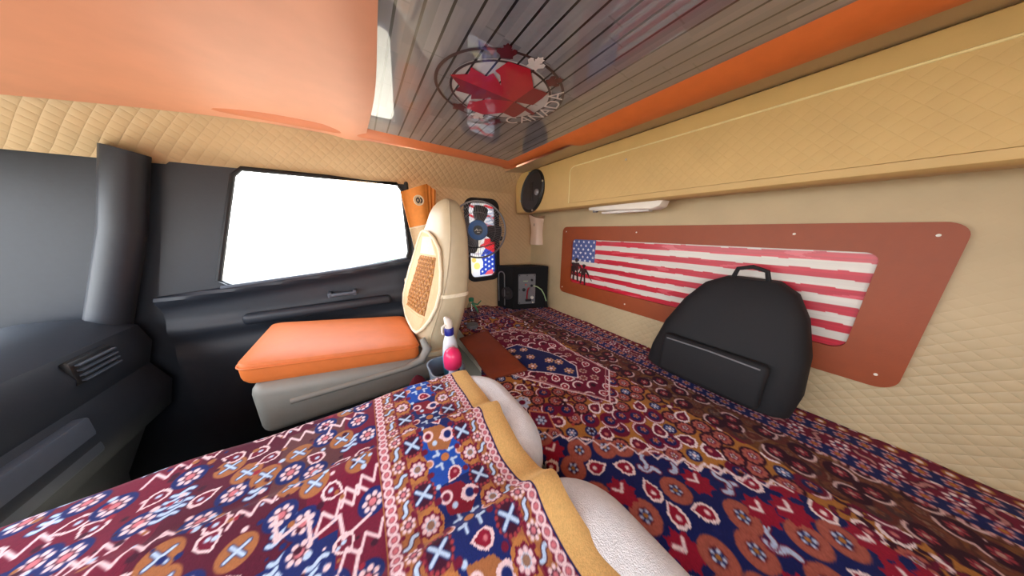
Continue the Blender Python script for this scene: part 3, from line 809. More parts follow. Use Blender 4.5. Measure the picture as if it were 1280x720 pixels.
# ================================================================== PASSENGER SEAT
ST = [(.74, .205, .355, 1.13, 1.52), (.80, .185, .385, 1.11, 1.54), (.88, .192, .412, 1.10, 1.55), (.96, .216, .435, 1.085, 1.55), (1.06, .252, .455, 1.08, 1.55), (1.18, .290, .467, 1.08, 1.54), (1.28, .316, .469, 1.085, 1.47),
      (1.36, .332, .467, 1.09, 1.40), (1.43, .344, .462, 1.10, 1.345), (1.485, .356, .455, 1.115, 1.315), (1.52, .372, .447, 1.135, 1.29), (1.542, .392, .436, 1.165, 1.26), (1.550, .404, .426, 1.195, 1.23)]
def shear(y, z): return .20 * (1.12 - y) * np.clip((z - .86) / .20, 0, 1)
STn = np.array(ST)
def seat_at(z): return [np.interp(z, STn[:, 0], STn[:, i]) for i in range(1, 5)]
def seat_ring(z, n=40, e=4.2):
    xf, xb, y0, y1 = seat_at(z); out = []
    for k in range(n):
        q = 2 * PI * k / n; c, s = math.cos(q), math.sin(q)
        yy = (y0 + y1) / 2 + (y1 - y0) / 2 * np.sign(s) * abs(s) ** (2 / e)
        out.append(((xf + xb) / 2 + (xb - xf) / 2 * np.sign(c) * abs(c) ** (2 / e) + shear(yy, z), yy, z))
    return out
seat = thing('passenger_seat', 'beige grey vinyl passenger seat with tall backrest beside the far door', 'seat', (.05, 1.32, 0))
zs = list(np.linspace(.74, 1.48, 26)) + [1.50, 1.515, 1.528, 1.538, 1.546, 1.550]
obj('backrest', loft([seat_ring(z) for z in zs]), m_seat, seat)
def side_seam(sy):
    P = []
    for z in np.linspace(.80, 1.535, 26):
        xf, xb, y0, y1 = seat_at(z); n = 4.2; t = .88
        h = (xb - xf) / 2; w = (y1 - y0) / 2; cx = (xf + xb) / 2 - h * .62
        yy = (y0 + y1) / 2 + sy * w * (1 - (.62) ** n) ** (1 / n)
        P.append((cx + shear(yy, z), yy + sy * .001, z))
    return P
for sy in (-1, 1): obj('seam_piping', tube(side_seam(sy), .004, 6), m_seat, seat)
def back_pocket(): # lower side cover of the recliner
    rings = []
    for y, s in ((1.088, .72), (1.078, .95), (1.072, 1.0), (1.070, .90)):
        rings.append([(.335 + .085 * s * math.cos(q) * (1 + .1 * math.sin(q)) + .03 * math.sin(q), y, .86 + .10 * s * math.sin(q)) for q in np.linspace(0, 2 * PI, 28, endpoint=False)])
    return loft(rings[::-1])
obj('recliner_cover', comb(box(.20, .34, 1.085, 1.12, .66, .80, .015)), m_seat, seat)
obj('seat_base', (lambda q: (np.array([(x, y, z + (.15 * min(max(.17 - x, -.03), 1) if z > .70 else 0)) for x, y, z in q[0]]), q[1]))(box(-.40, .27, 1.06, 1.56, .655, .785, .04, 4)), m_seatlow, seat)
obj('pedestal', comb(box(-.30, .24, 1.12, 1.50, 0, .655, .03)), m_door, seat)
def cush_side():
    return tube([(-.30, 1.062, .775), (.10, 1.062, .772), (.17, 1.065, .785), (.205, 1.08, .83), (.19, 1.10, .88)], [.012, .014, .020, .022, .014], 10)
obj('side_bolster', cush_side(), m_seatlow, seat)
def tilt(VF): V = np.array(VF[0], float); V[:, 2] += .15 * np.clip(.17 - V[:, 0], -.03, 1); return V, VF[1]
# orange cushion on the seat
def cushion():
    us = np.linspace(0, 1, 30); rings = []
    prof = [(0, .92, .0), (.12, .985, .012), (.3, 1.0, .02), (.75, 1.0, .062), (.9, .99, .072), (1.0, .955, .078)]
    x0, x1, y0, y1 = -.42, .172, 1.085, 1.535
    cx, cy = (x0 + x1) / 2, (y0 + y1) / 2
    base = rrect(x0, x1, y0, y1, .035, 5)
    for t, s, h in prof:
        rings.append([(cx + (a - cx) * (1 - (1 - s) * .35), cy + (b - cy) * (1 - (1 - s) * .4), .785 + h) for a, b in base])
    V, F = loft(rings, cap=False); n = len(base); k = len(prof) - 1
    # soft crowned top
    top = [(cx + (a - cx) * .985 * .9, cy + (b - cy) * .88, .785 + .086) for a, b in base]
    top2 = [(cx + (a - cx) * .5, cy + (b - cy) * .5, .785 + .090) for a, b in base]
    V = np.concatenate([V, top, top2]); F = list(F)
    for r0 in (k, k + 1):
        for i in range(n): F.append([r0 * n + i, r0 * n + (i + 1) % n, (r0 + 1) * n + (i + 1) % n, (r0 + 1) * n + i])
    F.append([(k + 2) * n + i for i in range(n)]); F.append(list(range(n))[::-1])
    return V, F, base
V, F, base = cushion()
oc = thing('seat_cushion', 'square orange cushion lying on the passenger seat', 'cushion', (-.12, 1.31, .786))
obj('cushion_body', tilt((V, F)), m_cushion, oc)
cxm, cym = (-.42 + .178) / 2, (1.08 + 1.535) / 2
obj('welt', tilt(tube([(cxm + (a - cxm) * 1.002, cym + (b - cym) * 1.002, .785 + .062) for a, b in base], .0045, 6, True)), m_cushion, oc)

# beaded back cover hung on the backrest
def front_x(y, z, off):
    xf, xb, y0, y1 = seat_at(z); h = (xb - xf) / 2; c = (y0 + y1) / 2; w = (y1 - y0) / 2
    t = np.clip(abs(y - c) / w, 0, .985)
    return (xf + xb) / 2 - h * (1 - t ** 4.2) ** (1 / 4.2) - off + shear(y, z)
outl0 = [(1.300, 1.392), (1.245, 1.386), (1.180, 1.358), (1.125, 1.305), (1.100, 1.20), (1.090, 1.11), (1.092, 1.03), (1.104, .965), (1.135, .915), (1.185, .882), (1.26, .872), (1.36, .880), (1.44, .895), (1.50, .925), (1.518, .965), (1.512, 1.03), (1.495, 1.12), (1.468, 1.21), (1.432, 1.29), (1.385, 1.358), (1.342, 1.386)]
outl = [(1.30 + (a - 1.30) * (1.0 if a < 1.3 else 1.0 - .42 * min(max((b - .92) / .14, 0), 1)), b) for a, b in outl0]
cov = thing('beaded_seat_cover', 'peach seat back cover with wooden beads strapped to the passenger backrest', 'seat cover', (.26, 1.31, .87))
co = np.array([1.31, 1.10])
def ringpts(k, off): return [(front_x(co[0] + (a - co[0]) * k, co[1] + (b - co[1]) * k, off), co[0] + (a - co[0]) * k, co[1] + (b - co[1]) * k) for a, b in outl]
def cover_mesh():
    ks = np.linspace(1, .02, 16); rings = [ringpts(1, .004)] + [ringpts(k, .016) for k in ks]
    return loft(rings)
obj('cover_panel', cover_mesh(), m_cover, cov)
obj('edge_binding', tube(ringpts(1.0, .014), .0085, 8, True), m_covertrim, cov)
def patch(P2, off, m, name):
    c = np.mean(P2, 0); rings = []
    P3 = []
    for i in range(len(P2)):
        a, b = np.array(P2[i]), np.array(P2[(i + 1) % len(P2)])
        for t in np.linspace(0, 1, 6, endpoint=False): P3.append(a + (b - a) * t)
    for k in (1.0, .98, .7, .4, .03): rings.append([(front_x(*(c + (p - c) * k), off if k < .99 else off - .006), *(c + (p - c) * k)) for p in P3])
    obj(name, loft(rings), m, cov)
patch([(1.20, 1.365), (1.295, 1.365), (1.30, 1.277), (1.135, 1.277)], .020, m_covertrim, 'top_pocket')
patch([(1.15, .905), (1.44, .905), (1.40, .970), (1.125, .970)], .020, m_cover, 'bottom_patch')
patch([(1.135, 1.268), (1.298, 1.268), (1.365, .978), (1.130, .978)], .0175, plain('dark_gap_patch', (150, 104, 62), .8), 'dark_gap_patch')  # added brown patch; its colour darkens the gaps between the beads
def beads():
    parts = []; bm = bmesh.new(); bmesh.ops.create_icosphere(bm, subdivisions=1, radius=1)
    bm.verts.index_update(); S = np.array([v.co[:] for v in bm.verts]); SF = [[v.index for v in f.verts] for f in bm.faces]; bm.free()
    z = 1.262; r = 0
    while z > .985:
        t = (1.262 - z) / .277; yl, yr = 1.142 - .004 * t, 1.298 + .062 * t
        n = 6
        for i in range(n):
            y = yl + (yr - yl) * (i + (.5 if r % 2 else 0)) / n
            parts.append((S * np.array([.010, .0092, .0082]) + np.array([front_x(y, z, .022), y, z]), SF))
        z -= .0205; r += 1
    strings = []
    for i in range(10):
        P = []
        for k in range(9):
            t = k / 8; zz_ = 1.266 - .282 * t; y = (1.142 - .004 * t) + (.156 + .066 * t) * i / 9
            P.append((front_x(y, zz_, .019), y, zz_))
        strings.append(tube(P, .002, 5))
    return comb(*parts, *strings)
o = obj('bead_mat', beads(), m_bead, cov, label='diamond net of small wooden beads'); o['kind'] = 'stuff'
def strap_loop():
    P = []
    for k in range(36):
        q = 2 * PI * k / 36; z = 1.088 + .01 * math.sin(q)
        rp = seat_ring(z, 36); c = np.mean(rp, 0); p = np.array(rp[k]); P.append(c + (p - c) * 1.012)
    V = [];
    for p in P: V.append(p - np.array([0, 0, .009]));
    for p in P: V.append(p + np.array([0, 0, .009]))
    V = np.array(V); c = V.mean(0); V2 = V.copy(); V2[:, :2] = c[:2] + (V[:, :2] - c[:2]) * 1.012
    n = 36; F = []
    rings = [V[:n], V2[:n], V2[n:], V[n:], V[:n]]
    return loft(rings, cap=False)
obj('elastic_strap', strap_loop(), m_covertrim, cov)

# orange curtain tied at the pillar
cur = thing('side_curtain', 'orange curtain with cream lower band bunched at the door pillar behind the seat', 'curtain', (.34, 1.55, 1.2))
def curtain(z_top_l, z_top_r, parts):
    pass
def cur_pt(u, v, d=0):
    """u 0..1 across (left to right), v 0..1 down"""
    xt0, xt1 = .238, .452; xb0, xb1 = .292, .43
    zt = 1.618 + .055 * np.minimum(u / .72, 1) - .03 * np.clip((u - .72) / .28, 0, 1)
    zb_ = 1.20
    w = v ** .8
    x = (xt0 + (xt1 - xt0) * u) * (1 - w) + (xb0 + (xb1 - xb0) * u) * w
    z = zt + (zb_ - zt) * v
    y = 1.565 + .018 * np.sin(u * 7 + 1) + .020 * np.clip(u - .6, 0, 1) * np.sin(u * 52) + .01 * np.sin(v * 6) + d
    return x, y, z
def cur_sheet(v0, v1, d0):
    us = np.linspace(0, 1, 50); vs = np.linspace(v0, v1, 24)
    a, f = grid(us, vs, lambda U, V: cur_pt(U, V, d0)); b, _ = grid(us, vs, lambda U, V: cur_pt(U, V, d0 + .006))
    P, F, _ = None, None, None
    n = len(a); nv = 24; nu = 50
    idx = [i * nv for i in range(nu)] + [(nu - 1) * nv + j for j in range(1, nv)] + [i * nv + nv - 1 for i in range(nu - 2, -1, -1)] + [j for j in range(nv - 2, 0, -1)]
    m = len(idx); S = np.array([[idx[k], n + idx[k], n + idx[(k + 1) % m], idx[(k + 1) % m]] for k in range(m)])
    return np.concatenate([a, b]), np.concatenate([f, f[:, ::-1] + n, S])
obj('curtain_cloth', cur_sheet(0, .50, 0), m_curtain, cur)
obj('lower_band', cur_sheet(.50, 1.0, .002), m_cream, cur)
obj('hem_cord', tube([np.array(cur_pt(u, .505, -.003)) for u in np.linspace(0, 1, 24)], .005, 6), m_covertrim, cur)
ec = np.array(cur_pt(.42, .17, -.006))
def circ(r, t, dz=0, a0=0, a1=2 * PI, cx=0):
    k = 28; full = abs(a1 - a0 - 2 * PI) < 1e-6
    return tube([(ec[0] + cx + r * math.cos(q), ec[1], ec[2] + dz + r * math.sin(q)) for q in np.linspace(a0, a1, k, endpoint=not full)], t, 6, full)
em = obj('emblem', comb(circ(.028, .0036)), m_covertrim, cur, label='round cream and dark emblem on the curtain')
obj('emblem_mark', comb(circ(.015, .005, 0, -1.2, 1.2, -.012), circ(.015, .005, 0, -1.2, 1.2, .003), circ(.016, .004, 0, 1.9, 4.4, .003)), m_fan, em)
obj('emblem_backing', lathe([(.026, 0), (.026, .003), (.0005, .003)], (ec[0], ec[1] + .003, ec[2]), (0, -1, 0), 24), m_cream, em)

# ================================================================== FAN in front of the sleeper window
FC = np.array([.722, 1.555, 1.396])
fdir = np.array([-.42, -.90, 0.0]); fdir /= np.linalg.norm(fdir)
fs = np.array([-fdir[1], fdir[0], 0]); fs = -fs if fs[0] < 0 else fs
fu = np.array([0, 0, 1.0])
def fp(a, b, d): return FC + fs * a + fu * b + fdir * d
fan = thing('wall_fan', 'round grey wire fan with blue hub mounted before the sleeper window', 'fan', tuple(FC))
R = .198
def circle(r, d, n=56): return [fp(r * math.cos(2 * PI * k / n), r * math.sin(2 * PI * k / n), d) for k in range(n)]
gr = [tube(circle(R, 0), .0065, 8, True), tube(circle(R * .62, .030, 40), .0020, 5, True), tube(circle(R * .85, .024, 44), .0016, 5, True)]
for k in range(72):
    q = 2 * PI * k / 72; c, s = math.cos(q), math.sin(q)
    gr.append(tube([fp(R * c, R * s, 0), fp(R * .96 * c, R * .96 * s, .018), fp(R * .62 * c, R * .62 * s, .030), fp(.062 * c, .062 * s, .036)], .0015, 4))
    if k % 2 == 0: gr.append(tube([fp(R * c, R * s, 0), fp(R * .94 * c, R * .94 * s, -.045), fp(R * .4 * c, R * .4 * s, -.058)], .0015, 4))
obj('grille', comb(*gr), m_wire, fan)
def blade(ang):
    us = np.linspace(0, 1, 12); vs = np.linspace(-1, 1, 9)
    def fn(U, V, o=0):
        r = .045 + .125 * U; wd = (.022 + .030 * np.sin(np.clip(U * 1.25, 0, 1) * PI * .62)) * np.where(U > .85, np.sqrt(np.clip(1 - ((U - .85) / .15) ** 2 * .8, 0, 1)), 1)
        a = r; b = V * wd; d = .004 + .014 * V + o
        ca, sa = math.cos(ang), math.sin(ang)
        P = FC[None, None] + fs * (a * ca - b * sa)[..., None] + fu * (a * sa + b * ca)[..., None] + fdir * d[..., None]
        return P[..., 0], P[..., 1], P[..., 2]
    a, f = grid(us, vs, fn); b, _ = grid(us, vs, lambda U, V: fn(U, V, -.003)); n = len(a); nu, nv = 12, 9
    idx = [i * nv for i in range(nu)] + [(nu - 1) * nv + j for j in range(1, nv)] + [i * nv + nv - 1 for i in range(nu - 2, -1, -1)] + [j for j in range(nv - 2, 0, -1)]
    m = len(idx); S = np.array([[idx[k], n + idx[k], n + idx[(k + 1) % m], idx[(k + 1) % m]] for k in range(m)])
    return np.concatenate([a, b]), np.concatenate([f, f[:, ::-1] + n, S])
for a in (80, -8, 168, 244): obj('blade', blade(math.radians(a)), m_fan, fan)
hub = obj('hub', lathe([(.068, -.01), (.071, .030), (.068, .038), (.045, .041), (.0005, .041)], FC, fdir, 36), m_fanblue, fan)
obj('hub_badge', lathe([(.033, .0405), (.033, .044), (.0005, .0445)], FC, fdir, 30), m_black, hub)
def scr(P, t): return tube([fp(a, b, .046) for a, b in P], t, 5)
obj('badge_script', comb(scr([(-.022, -.006), (-.014, .004), (-.008, .012), (-.006, -.006)], .0016), scr([(-.012, .002), (-.002, .003)], .0014), scr([(.0, -.005), (.002, .006), (.006, -.004), (.010, .008), (.012, -.004)], .0016), scr([(.014, -.004), (.020, .006), (.022, -.005)], .0016), scr([(-.008, -.014), (.012, -.014)], .0018)), m_white, hub)
obj('motor', lathe([(.030, -.01), (.046, -.02), (.046, -.09), (.034, -.105), (.0005, -.105)], FC, fdir, 28), m_fan, fan)
kp = np.array([.925, 1.585, 1.335])
obj('mounting_arm', comb(tube([fp(.0, 0, -.10), (.80, 1.668, 1.375), (.88, 1.672, 1.345), (.93, 1.69, 1.335)], .009, 8), box(.895, .975, 1.683, 1.699, 1.30, 1.37, .004)), m_fan, fan)
obj('wire_arm', tube([(.925, 1.60, 1.335), (.86, 1.565, 1.300), (.78, 1.535, 1.282), (.70, 1.52, 1.276), (.62, 1.51, 1.282)], .0035, 6), m_black, fan)
obj('knob', comb(lathe([(.018, 0), (.021, .006), (.021, .022), (.014, .026), (.0005, .026)], (.925, 1.60, 1.335), (-.3, -.95, 0), 18), lathe([(.007, -.10), (.007, 0.0)], (.925, 1.60, 1.335), (-.3, -.95, 0), 10)), m_fan, fan)

# ================================================================== CONSOLE, BIN AND BOTTLES between seat and bunk
con = single('floor_console', box(.155, .335, .83, 1.045, .0, .70, .02, 3), m_door, 'dark grey console between the passenger seat and the bunk', 'console')
def bin_():
    O = lambda s, z: [(.245 + (a - .245) * s, .94 + (b - .94) * s, z) for a, b in rrect(.178, .322, .850, 1.020, .05, 6)]
    return loft([O(.84, .702), O(.88, .705), O(.97, .77), O(1.0, .795), O(1.05, .797), O(1.05, .803), O(.96, .803), O(.92, .77), O(.86, .714)])
single('plastic_bin', bin_(), m_greyplas, 'blue grey plastic bin holding bottles beside the passenger seat', 'bin')
bt = thing('spray_bottle', 'white spray bottle with dark blue collar standing in the grey bin', 'bottle', (.285, .965, .716))
def ell(rx, ry, z, cx=.285, cy=.965, n=24): return [(cx + rx * math.cos(2 * PI * k / n), cy + ry * math.sin(2 * PI * k / n), z) for k in range(n)]
bd = NB('spray_bottle_plastic'); vec, x, y, z = bd.coord()
fz = bd.math('MULTIPLY', bd.math('SUBTRACT', .150, z), 25.0); n_ = bd.node('ShaderNodeClamp'); bd.l.new(fz, n_.inputs[0])
bd.set(Base_Color=bd.mix(n_.outputs[0], (222, 234, 240), (70, 176, 212)), Roughness=.35)
obj('bottle_body', loft([ell(.034, .026, .716), ell(.038, .030, .722), ell(.038, .030, .82), ell(.034, .027, .87), ell(.030, .023, .90), ell(.022, .019, .925), ell(.018, .017, .935)]), bd.m, bt)
obj('collar', loft([ell(.020, .020, .932), ell(.0215, .0215, .936), ell(.0215, .0215, .962), ell(.0185, .0185, .967)]), m_navy, bt)
obj('spray_head', loft([ell(.017, .016, .962), ell(.018, .016, .985), ell(.018, .015, 1.00, .283), ell(.014, .013, 1.016, .278), ell(.005, .006, 1.022, .274)]), m_white, bt)
obj('trigger', tube([(.268, .96, .985), (.252, .955, .978), (.250, .953, .955), (.255, .953, .945)], .005, 8), m_white, bt)
pk = thing('freshener_can', 'white bottle with a large round pink cap in the grey bin', 'bottle', (.268, .885, .716))
def el2(r, z): return ell(r, r, z, .268, .885)
obj('bottle_body', loft([el2(.022, .716), el2(.024, .72), el2(.024, .77), el2(.019, .80), el2(.019, .815)]), plain('pale_lilac_plastic', (206, 200, 220), .35), pk)
obj('cap', loft([el2(.020, .812), el2(.033, .816), el2(.038, .822), el2(.0395, .85), el2(.037, .874), el2(.030, .892), el2(.018, .902), el2(.002, .905)]), m_pink, pk)
single('red_cloth', loft([[(.13 + .05 * s * math.cos(q) + .02 * (z - .7), .985 + .02 * s * math.sin(q), z) for q in np.linspace(0, 2 * PI, 14, endpoint=False)] for z, s in ((.0, .95), (.3, 1.0), (.62, 1.0), (.72, .8), (.752, .45), (.765, .1))]), m_maroon, 'dark red folded cloth tucked between the seat base and the patterned rug', 'cloth')
# ribbed bottle behind the seat
wb = thing('clear_bottle', 'clear ribbed plastic bottle with green band on the bunk behind the seat', 'bottle', (.560, 1.35, .742))
bx, by = .560, 1.35; bz = .757
def el3(r, z): return ell(r, r, bz + z, bx, by)
obj('bottle_body', loft([el3(.034, 0), el3(.038, .006)] + [el3(.038 - .003 * (k % 2), .02 + .014 * k) for k in range(8)] + [el3(.03, .15), el3(.016, .178), el3(.014, .19)]), m_clear, wb)
obj('base_cup', loft([el3(.0365, .0005), el3(.0395, .006), el3(.0395, .022), el3(.037, .024)]), m_plate, wb)
obj('cap', loft([el3(.016, .186), el3(.017, .19), el3(.017, .206), el3(.012, .209)]), m_green, wb)
obj('ribbon', comb(tube([(bx - .005, by - .018, bz + .18), (bx + .03, by - .03, bz + .165), (bx + .055, by - .035, bz + .19)], [.005, .006, .003], 6), tube([(bx - .005, by - .018, bz + .18), (bx + .02, by - .035, bz + .14), (bx + .03, by - .04, bz + .11)], [.005, .006, .003], 6)), m_green, wb)

# ================================================================== NEAR SEAT with fleece pads and rug
ns = thing('bench_seat', 'grey bench seat in the foreground hidden under white fleece and a patterned rug', 'seat', (-.15, .25, 0))
obj('seat_base', box(-.62, .27, -.30, .70, .42, .705, .04, 3), m_seatlow, ns)
obj('pedestal', box(-.52, .18, -.22, .60, 0, .42, .02), m_door, ns)
def fleece(x0, x1, y0, y1, z0, z1, rc, rr):
    base = rrect(x0, x1, y0, y1, rc, 10); cx, cy = (x0 + x1) / 2, (y0 + y1) / 2; rings = []
    for t in np.linspace(-PI / 2, PI / 2, 13):
        ins = rr * (1 - math.cos(t)); z = (z0 + z1) / 2 + (z1 - z0) / 2 * math.sin(t)
        rings.append([(a - ins * np.clip((a - cx) / ((x1 - x0) / 2), -1, 1), b - ins * np.clip((b - cy) / ((y1 - y0) / 2), -1, 1), z) for a, b in base])
    V, F = loft(rings); V = V.copy()
    return V, F
single('fleece_pad', fleece(-.60, .374, .310, .752, .706, .884, .15, .055), m_fleece, 'white fleece seat pad nearest the passenger seat under the foreground rug', 'pad', 'white fleece pads under the foreground rug')
single('fleece_pad', fleece(-.60, .396, -.30, .306, .706, .890, .14, .095), m_fleece, 'white fleece seat pad closest to the viewer at the bottom edge', 'pad', 'white fleece pads under the foreground rug')
# foreground rug
GD = (220, 178, 112); CB = (164, 106, 66); MR = (112, 24, 52); NB_ = (26, 40, 104); BL = (30, 78, 176); PW = (236, 208, 214); LB = (188, 214, 242); PKK = (206, 120, 130); DM = (64, 20, 44)
rx0, rx1, ry0, ry1 = -.66, .2665, -.30, .772
pr = Paint(rx0, rx1, ry0, ry1, .0019, MR)
# field on the left: maroon / navy with zigzags
def m_ff(u, v):
    t = zz(); a = zz() * 6.3
    if t < .3: pr.disc(u, v, .024, NB_); pr.rosette(u, v, .017, PW, DM, PKK, 7)
    elif t < .5: pr.drop(u, v, .020, a, PW, MR, LB)
    elif t < .7:
        for s in range(3): pr.leaf(u + .004 * s, v + .012 * s, .026, .1, LB, NB_)
    elif t < .85: pr.zigzag((u - .04, v), (u + .04, v + .02), 3, .012, .005, PW)
    else: pr.disc(u, v, .024, CB); pr.cross(u, v, .014, LB, NB_)
pr.rect(-.36, -.15, ry0, ry1, (86, 22, 46)); pr.rect(-.23, -.10, .28, .40, NB_); pr.rect(-.34, -.09, .02, .24, BL); pr.rect(-.22, -.10, .52, .70, (96, 56, 60))
scatter((-.66, -.05, ry0, ry1), .05, m_ff, .5)
for q in range(900): pr.disc(-.66 + .62 * zz(), ry0 + 1.07 * zz(), .002 + .004 * zz(), rnd.choice([PW, CB, DM, NB_, DM, LB, (150, 40, 60)]))
pr.zigzag((-.06, .38), (-.20, .46), 3, .016, .006, PW); pr.zigzag((-.06, .33), (-.22, .24), 3, .018, .006, PW)
def band(c, w, col): pr.rect(c - w / 2, c + w / 2, ry0, ry1, col)
XC2, XS2, XF2, XN, XF1, XS1, XC1 = -.020, .003, .036, .094, .148, .178, .198
pr.rect(-.032, .205, ry0, ry1, CB)
band(XN, .082, NB_)
# border columns
def chain(c):
    band(c, .019, MR)
    k = 0; v = ry0
    while v < ry1:
        pr.ring(c, v, .0072, .0044, PW); pr.disc(c, v, .0042, PKK); v += .0165; k += 1
def column_small(c, ph):
    v = ry0 + ph; k = 0
    pr.line((c - .0145, ry0), (c - .0145, ry1), .0022, MR); pr.line((c + .0145, ry0), (c + .0145, ry1), .0022, MR)
    while v < ry1:
        pr.rosette(c, v, .0125, PW, DM, DM, 7)
        pr.disc(c, v, .0045, PKK)
        pr.leaf(c, v + .0275, .024, 1.1 if k % 2 else .5, LB, DM)
        for s in (-1, 1): pr.disc(c + s * .010, v + .014, .0035, MR); pr.disc(c - s * .010, v + .041, .0035, MR)
        v += .055; k += 1
def column_big(c, ph):
    v = ry0 + ph; k = 0
    while v < ry1:
        if k % 2 == 0:
            pr.poly([(c + .024 * math.cos(q + .39), v + .027 * math.sin(q + .39)) for q in np.linspace(0, 2 * PI, 8, endpoint=False)], DM)
            for s in range(16):
                q = s * PI / 8; pr.disc(c + .021 * math.cos(q), v + .023 * math.sin(q), .0032, (160, 60, 70))
            pr.cross(c, v, .0165, LB, NB_)
        else:
            pr.poly([(c + .024 * math.cos(q), v + .029 * math.sin(q)) for q in np.linspace(0, 2 * PI, 8, endpoint=False)], (184, 122, 70))
            P = [(c + (.022 if s % 2 else .017) * math.cos(s * .393), v + (.022 if s % 2 else .017) * math.sin(s * .393)) for s in range(16)]; pr.poly(P, MR)
            pr.rosette(c, v, .0155, PW, LB, DM, 8); pr.disc(c, v, .0062, (150, 116, 96))
        for s in (-1, 1): pr.disc(c + s * .022, v + .0275, .006, MR)
        v += .054; k += 1
def column_centre(c):
    v = ry0 + .03; k = 0
    while v < ry1 + .05:
        blu = BL if k % 2 else NB_
        pr.rect(c - .040, c + .040, v - .055, v + .055, blu)
        pr.poly([(c - .030, v - .058), (c + .012, v - .066), (c + .034, v - .10), (c + .010, v - .125), (c - .026, v - .11)], (126, 24, 44) if k % 2 else CB)
        pr.disc(c, v, .009, (190, 120, 70))
        for a in (-1, 1):
            for b in (-1, 1):
                pr.line((c + a * .010, v + b * .012), (c + a * .022, v + b * .012), .0055, LB); pr.line((c + a * .012, v + b * .010), (c + a * .012, v + b * .024), .0055, LB)
        for a in (-1, 1):
            pr.disc(c + a * .034, v, .0095, PW); pr.disc(c + a * .034, v, .0065, (196, 130, 96))
        pr.drop(c + .006, v - .044, .019, 2.0 + k, PW, (140, 24, 52), PKK); pr.drop(c + .006, v + .046, .018, -1.8, (208, 140, 120), MR, LB)
        pr.ring(c - .022, v - .080, .0095, .005, PW); pr.disc(c - .022, v - .08, .006, MR)
        pr.poly([(c + .020 + .020 * math.cos(q) * (.8 if i % 2 else 1), v - .094 + .015 * math.sin(q)) for i, q in enumerate(np.linspace(0, 2 * PI, 12, endpoint=False))], PW)
        pr.disc(c + .020, v - .094, .0085, NB_); pr.disc(c - .012, v - .10, .0055, LB); pr.disc(c - .030, v - .055, .005, LB)
        v += .138; k += 1
column_centre(XN)
pr.line((XN - .042, ry0), (XN - .042, ry1), .004, MR); pr.line((XN + .042, ry0), (XN + .042, ry1), .004, MR)
column_big(XF1, .0); column_big(XF2, .020); column_small(XS1, .012); column_small(XS2, .03); chain(XC1); chain(XC2)
pr.rect(.2065, .2110, ry0, ry1, (40, 36, 84)); pr.rect(.2110, .30, ry0, ry1, GD)
pr.c = pr.c * (.94 + .10 * rng.rand(*pr.U.shape)[..., None])
def saw(Y):
    z = np.zeros_like(Y)
    for c, h in ((.500, .026), (.262, .026)):
        d = Y - c
        z += h * np.where(d > 0, np.exp(-(d / .020) ** 2), np.exp(-(d / .070) ** 2))
    return z
def rug_fg(U, V):
    z = .897 + saw(V + .04 * (U - .2)) * (.5 + .5 * np.clip((U + .3) / .4, 0, 1))
    # a soft ridge follows each step across the rug
    z = z + .003 * np.sin(V * 37 + U * 9) * np.sin(U * 21) + .004 * np.sin(U * 13 + 1)
    z = z - .10 * np.clip((V - .715) / .06, 0, 1) ** 2 * .6
    z = z - .006 * np.clip((U - .235) / .035, 0, 1) ** 2
    X = U + .007 * (np.exp(-((V - .49) / .025) ** 2) + np.exp(-((V - .255) / .025) ** 2)) * np.clip((U - .1) / .1, 0, 1) - .006 * np.exp(-((V - .36) / .05) ** 2) * np.clip((U - .1) / .1, 0, 1)
    return X, V, z
P, F = grid(pr.us, pr.vs, rug_fg)
P, F, idx = thick_sheet(P, F, len(pr.us), len(pr.vs), .010)
fc = pr.linear()
single('patterned_seat_rug', (P, F), m_rug, 'patterned rug with plain gold border draped over the white fleece in the foreground', 'rug', cols=np.concatenate([fc, fc[idx]]))

# ================================================================== BLACK BAG on the bunk at the right
bg = thing('backpack', 'black nylon backpack leaning on the back wall at the right of the bunk', 'bag', (1.2, .22, .742))
def bag():
    rings = []
    for z, y0, y1, x0, x1 in ((.750, .04, .482, 1.13, 1.285), (.765, .02, .500, 1.115, 1.292), (.85, .01, .488, 1.11, 1.295), (.98, .02, .455, 1.13, 1.296), (1.10, .05, .405, 1.17, 1.297), (1.18, .09, .35, 1.20, 1.297), (1.215, .14, .29, 1.23, 1.292)):
        cx, cy, hx, hy = (x0 + x1) / 2, (y0 + y1) / 2, (x1 - x0) / 2, (y1 - y0) / 2
        rings.append([(cx + hx * np.sign(math.cos(q)) * abs(math.cos(q)) ** .5, cy + hy * np.sign(math.sin(q)) * abs(math.sin(q)) ** .5, z) for q in np.linspace(0, 2 * PI, 32, endpoint=False)])
    return loft(rings)
obj('bag_body', bag(), m_cloth_black, bg)
obj('front_pocket', box(1.085, 1.13, .09, .42, .775, .95, .018, 3), m_cloth_black, bg)
obj('zip', tube([(1.084, .11, .935), (1.082, .25, .940), (1.084, .40, .935)], .003, 6), m_plate, bg)
obj('carry_handle', tube([(1.25, .17, 1.21), (1.245, .18, 1.25), (1.245, .22, 1.262), (1.245, .26, 1.25), (1.25, .27, 1.21)], .008, 8), m_cloth_black, bg)

